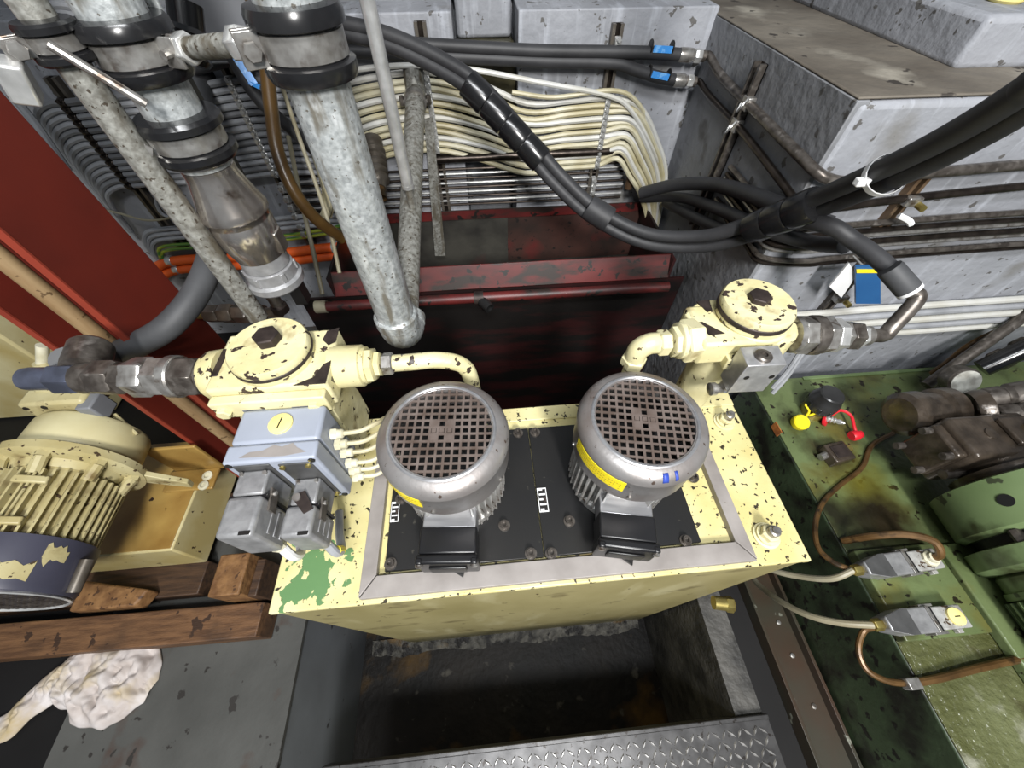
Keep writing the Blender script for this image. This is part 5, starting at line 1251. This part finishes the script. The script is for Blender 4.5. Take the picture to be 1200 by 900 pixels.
# filler cap with tags
mat('cap_black', (52, 52, 52), (38, 38, 38), 20, 0.25)
fc_ = pz(952, 482, GZ + .004)
fcp = thing('filler_cap', 'glossy black filler cap on the green machine base', 'cap', tuple(fc_))
MB().lathe(fc_, (0, 0, 1), [(.036, 0), (.036, .02), (.028, .022), (.028, .035)], 28).build('filler_neck', 'brass', fcp)
MB().lathe(fc_, (0, 0, 1), [(.034, .032), (.042, .036), (.042, .066), (.038, .072), (.033, .094), (.029, .097)], 28).build('cap', 'cap_black', fcp)
for k in range(8):
    a = k * PI / 4; e = MB().box((.037, -.006, .038), (.0435, .006, .058)); e.v = [fc_ + Vector((v.x * math.cos(a) - v.y * math.sin(a), v.x * math.sin(a) + v.y * math.cos(a), v.z)) for v in e.v]
    e.build('grip_rib', 'rubber_gloss', fcp, bevel=.002)
yt = pz(940, 492, GZ + .030)
ytg = thing('yellow_plug', 'round yellow plug cover hanging from the black filler cap', 'plug', (yt.x, yt.y, GZ + .005))
MB().lathe(yt - Vector((0, 0, .02)), (-.1, -.3, 1), [(.022, 0), (.023, .004), (.023, .018), (.020, .022)], 24).build('plug_disc', 'yellow', ytg)
MB().tube([yt + Vector((.018, .01, 0)), yt + Vector((.032, .025, .006)), yt + Vector((.028, .045, .012)), yt + Vector((.05, .030, .012)), yt + Vector((.055, .02, .004)), yt + Vector((.028, .012, .0))], .0032, 8, 5).build('plug_loop', 'yellow', ytg)
rp = pz(968, 490, GZ + .025)
rc = thing('test_nipple', 'silver threaded test nipple with a red ring and red cap on a cord', 'nipple', (rp.x, rp.y, GZ + .005))
MB().lathe(rp - Vector((0, 0, .01)), (.5, -.6, .5), [(.017, 0), (.018, .002), (.018, .007), (.012, .008)], 20).build('red_ring', 'red_cap', rc)
MB().lathe(rp, (.5, -.6, .35), [(.009, 0), (.011, .006), (.007, .008), (.011, .014), (.007, .016), (.010, .022), (.006, .024), (.008, .032), (.003, .045)], 14).build('nipple_thread', 'steel_bright', rc)
rd = pz(1004, 510, GZ + .02)
MB().tube([rp + Vector((.015, .005, .004)), pz(985, 481, GZ + .035), pz(997, 487, GZ + .035), pz(1001, 500, GZ + .028), rd], .0042, 8, 6).build('red_cord', 'red_cap', rc)
MB().lathe(rd - Vector((.014, 0, .004)), (1, .1, .1), [(.013, 0), (.015, .004), (.015, .018), (.011, .022), (.011, .03)], 18).build('red_cap', 'red_cap', rc)
# small oily valve on the base
ov = pz(975, 535, GZ + .004)
sv = thing('oily_valve', 'small oily brown valve block below the red cap', 'valve', tuple(ov))
MB().box(ov - Vector((.032, .028, 0)), ov + Vector((.032, .028, .035)), rot=(0, 0, .15)).build('valve_body', 'pump_dark', sv, bevel=.004)
MB().cyl(ov + Vector((-.03, 0, .018)), ov + Vector((-.05, -.006, .016)), .010, n=10).build('valve_stub', 'steel', sv)
MB().cyl(ov + Vector((.03, .008, .020)), ov + Vector((.046, .012, .022)), .010, n=10).build('valve_nut', 'brass', sv)
MB().box(ov + Vector((-.022, -.018, .034)), ov + Vector((.022, .018, .038)), rot=(0, 0, .15)).build('valve_cover', 'bare_iron', sv, bevel=.001)

# two grey plug connectors on the mounting plate, with cables
PZ = GZ + .030
def side_connector(p0, p1, label, cap):
    t = thing('side_connector', label, 'connector', ((p0.x + p1.x) / 2, (p0.y + p1.y) / 2, PZ))
    d = (p1 - p0); L = d.length; d.normalize(); s = Vector((-d.y, d.x, 0)); c = p0
    def bx(u0, u1, v0, v1, z0, z1, name, m, bev, par=None):
        q = MB(); q.box((u0, v0, z0), (u1, v1, z1)); q.v = [Vector((c.x, c.y, 0)) + d * v.x + s * v.y + Vector((0, 0, v.z)) for v in q.v]
        return q.build(name, m, par or t, bevel=bev, seg=3)
    w = .024
    hd = MB(); 
    prof = [(-w, .22), (-w * .55, 0), (w * .55, 0), (w, .22), (w, .58), (-w, .58)]
    hd.prism([Vector((c.x, c.y, PZ + .004)) + d * (L * f) + s * v for (v, f) in prof], (0, 0, .042)).build('plug_hood', 'connector_grey', t, bevel=.004, seg=3)
    hn = MB().prism([Vector((c.x, c.y, PZ + .0462)) + d * (L * f) + s * (v * .99) for (v, f) in [(-w, .22), (-w * .55, .02), (w * .55, .02), (w, .22), (w, .30), (-w, .30)]], (0, 0, .0006)).build('hood_slope', 'connector_dark', t)
    bx(L * .58, L * .62, -w * .95, w * .95, PZ + .003, PZ + .040, 'seal', 'black_plastic', 0)
    bx(L * .62, L, -w * .9, w * .9, PZ, PZ + .036, 'socket_housing', 'alu_cast', .003)
    bx(L * .50, L * .66, -w - .004, -w + .001, PZ + .012, PZ + .040, 'locking_lever', 'steel', .001)
    bx(L * .50, L * .66, w - .001, w + .004, PZ + .012, PZ + .040, 'locking_lever', 'steel', .001)
    bx(L * .52, L * .56, -w, w, PZ + .046, PZ + .0485, 'lever_bar', 'steel', .001)
    if cap:
        q = Vector((c.x, c.y, PZ + .036)) + d * L * .86
        m_ = MB().lathe(q, (0, 0, 1), [(.017, 0), (.017, .005), (.015, .006)], 24).build('round_plug', 'yellow_cap', t)
        MB().box(q + Vector((-.006, -.001, .0058)), q + Vector((.006, .001, .0066))).build('plug_slot', 'black_print', m_)
    else:
        q = Vector((c.x, c.y, PZ + .036)) + d * L * .86
        MB().lathe(q, (0, 0, 1), [(.017, 0), (.017, .006), (.012, .008), (.012, .016)], 8).build('gland_ring', 'gland_white', t)
        MB().tube([q, q + Vector((.002, .004, .03)), q + Vector((-.01, .03, .045)), q + Vector((-.05, .05, .035)), q + Vector((-.10, .06, .0)), q + Vector((-.13, .065, -.055))], .0085, 10, 6).build('housing_cable', 'copper_tube', t)
    bx(L * .92, L * .99, -w * 1.25, -w * .9, PZ, PZ + .012, 'housing_foot', 'alu_cast', .002)
    MB().hexnut(c + Vector((0, 0, .025)) - d * .018, c + Vector((0, 0, .025)) + d * .004, .012).build('cable_gland', 'brass', t)
    return t
s1 = pz(1006, 668, PZ + .02); e1 = pz(1094, 655, PZ + .02); s1.z = PZ; e1.z = PZ
s2 = pz(1030, 732, PZ + .02); e2 = pz(1124, 722, PZ + .02); s2.z = PZ; e2.z = PZ
side_connector(s1, e1, 'grey plug connector with a brown cable on top, nearer the pump', False)
side_connector(s2, e2, 'grey plug connector with a round yellow plug, nearer the viewer', True)
tag(MB().tube([s1 + Vector((-.015, 0, .024)), pz(975, 678, .90), pz(940, 676, .84), pz(905, 668, .78), pz(880, 655, .70), Vector((.80, .30, .600)), Vector((.79, .45, .580))], .0072, 10, 6).build('grey_lead', 'tan_cable'), 'grey cable from the upper side connector towards the tank', 'cable')
tag(MB().tube([s2 + Vector((-.015, 0, .024)), pz(985, 730, .90), pz(950, 722, .86), pz(920, 708, .80), pz(897, 692, .72), pz(882, 676, .66), Vector((.765, .24, .590)), Vector((.765, .42, .580))], .0072, 10, 6).build('grey_lead', 'tan_cable'), 'grey cable from the lower side connector down behind the tank corner', 'cable')
bc = thing('brown_lead', 'brown pipe looping from the lower side connector across the wet green tray', 'pipe', tuple(pz(1070, 800, GZ + .01)))
MB().tube([s2 + Vector((-.012, -.004, .022)), pz(1012, 740, .91), pz(1006, 762, .90), pz(1016, 785, .89), pz(1040, 798, .888), pz(1066, 801, .888)], .0062, 10, 6).build('loop', 'copper_tube', bc)
MB().tube([pz(1066, 801, .890), pz(1100, 795, .892), pz(1150, 782, .895), pz(1230, 765, .90)], .0075, 10, 4).build('straight_run', 'copper_tube', bc)
p = pz(1068, 801, .890)
MB().box(p - Vector((.014, .010, .012)), p + Vector((.014, .010, .010))).build('pipe_clip', 'steel', bc, bevel=.002)
# yellow fender at the top right corner on the step block
tag(MB().lathe(pz(1176, 2, 1.732), (0, 0, 1), [(.026, 0), (.030, .004), (.030, .010), (.02, .014)], 24).build('round_cover', 'yellow_cap'), 'round pale yellow cover on the block step in the top right corner', 'cover')
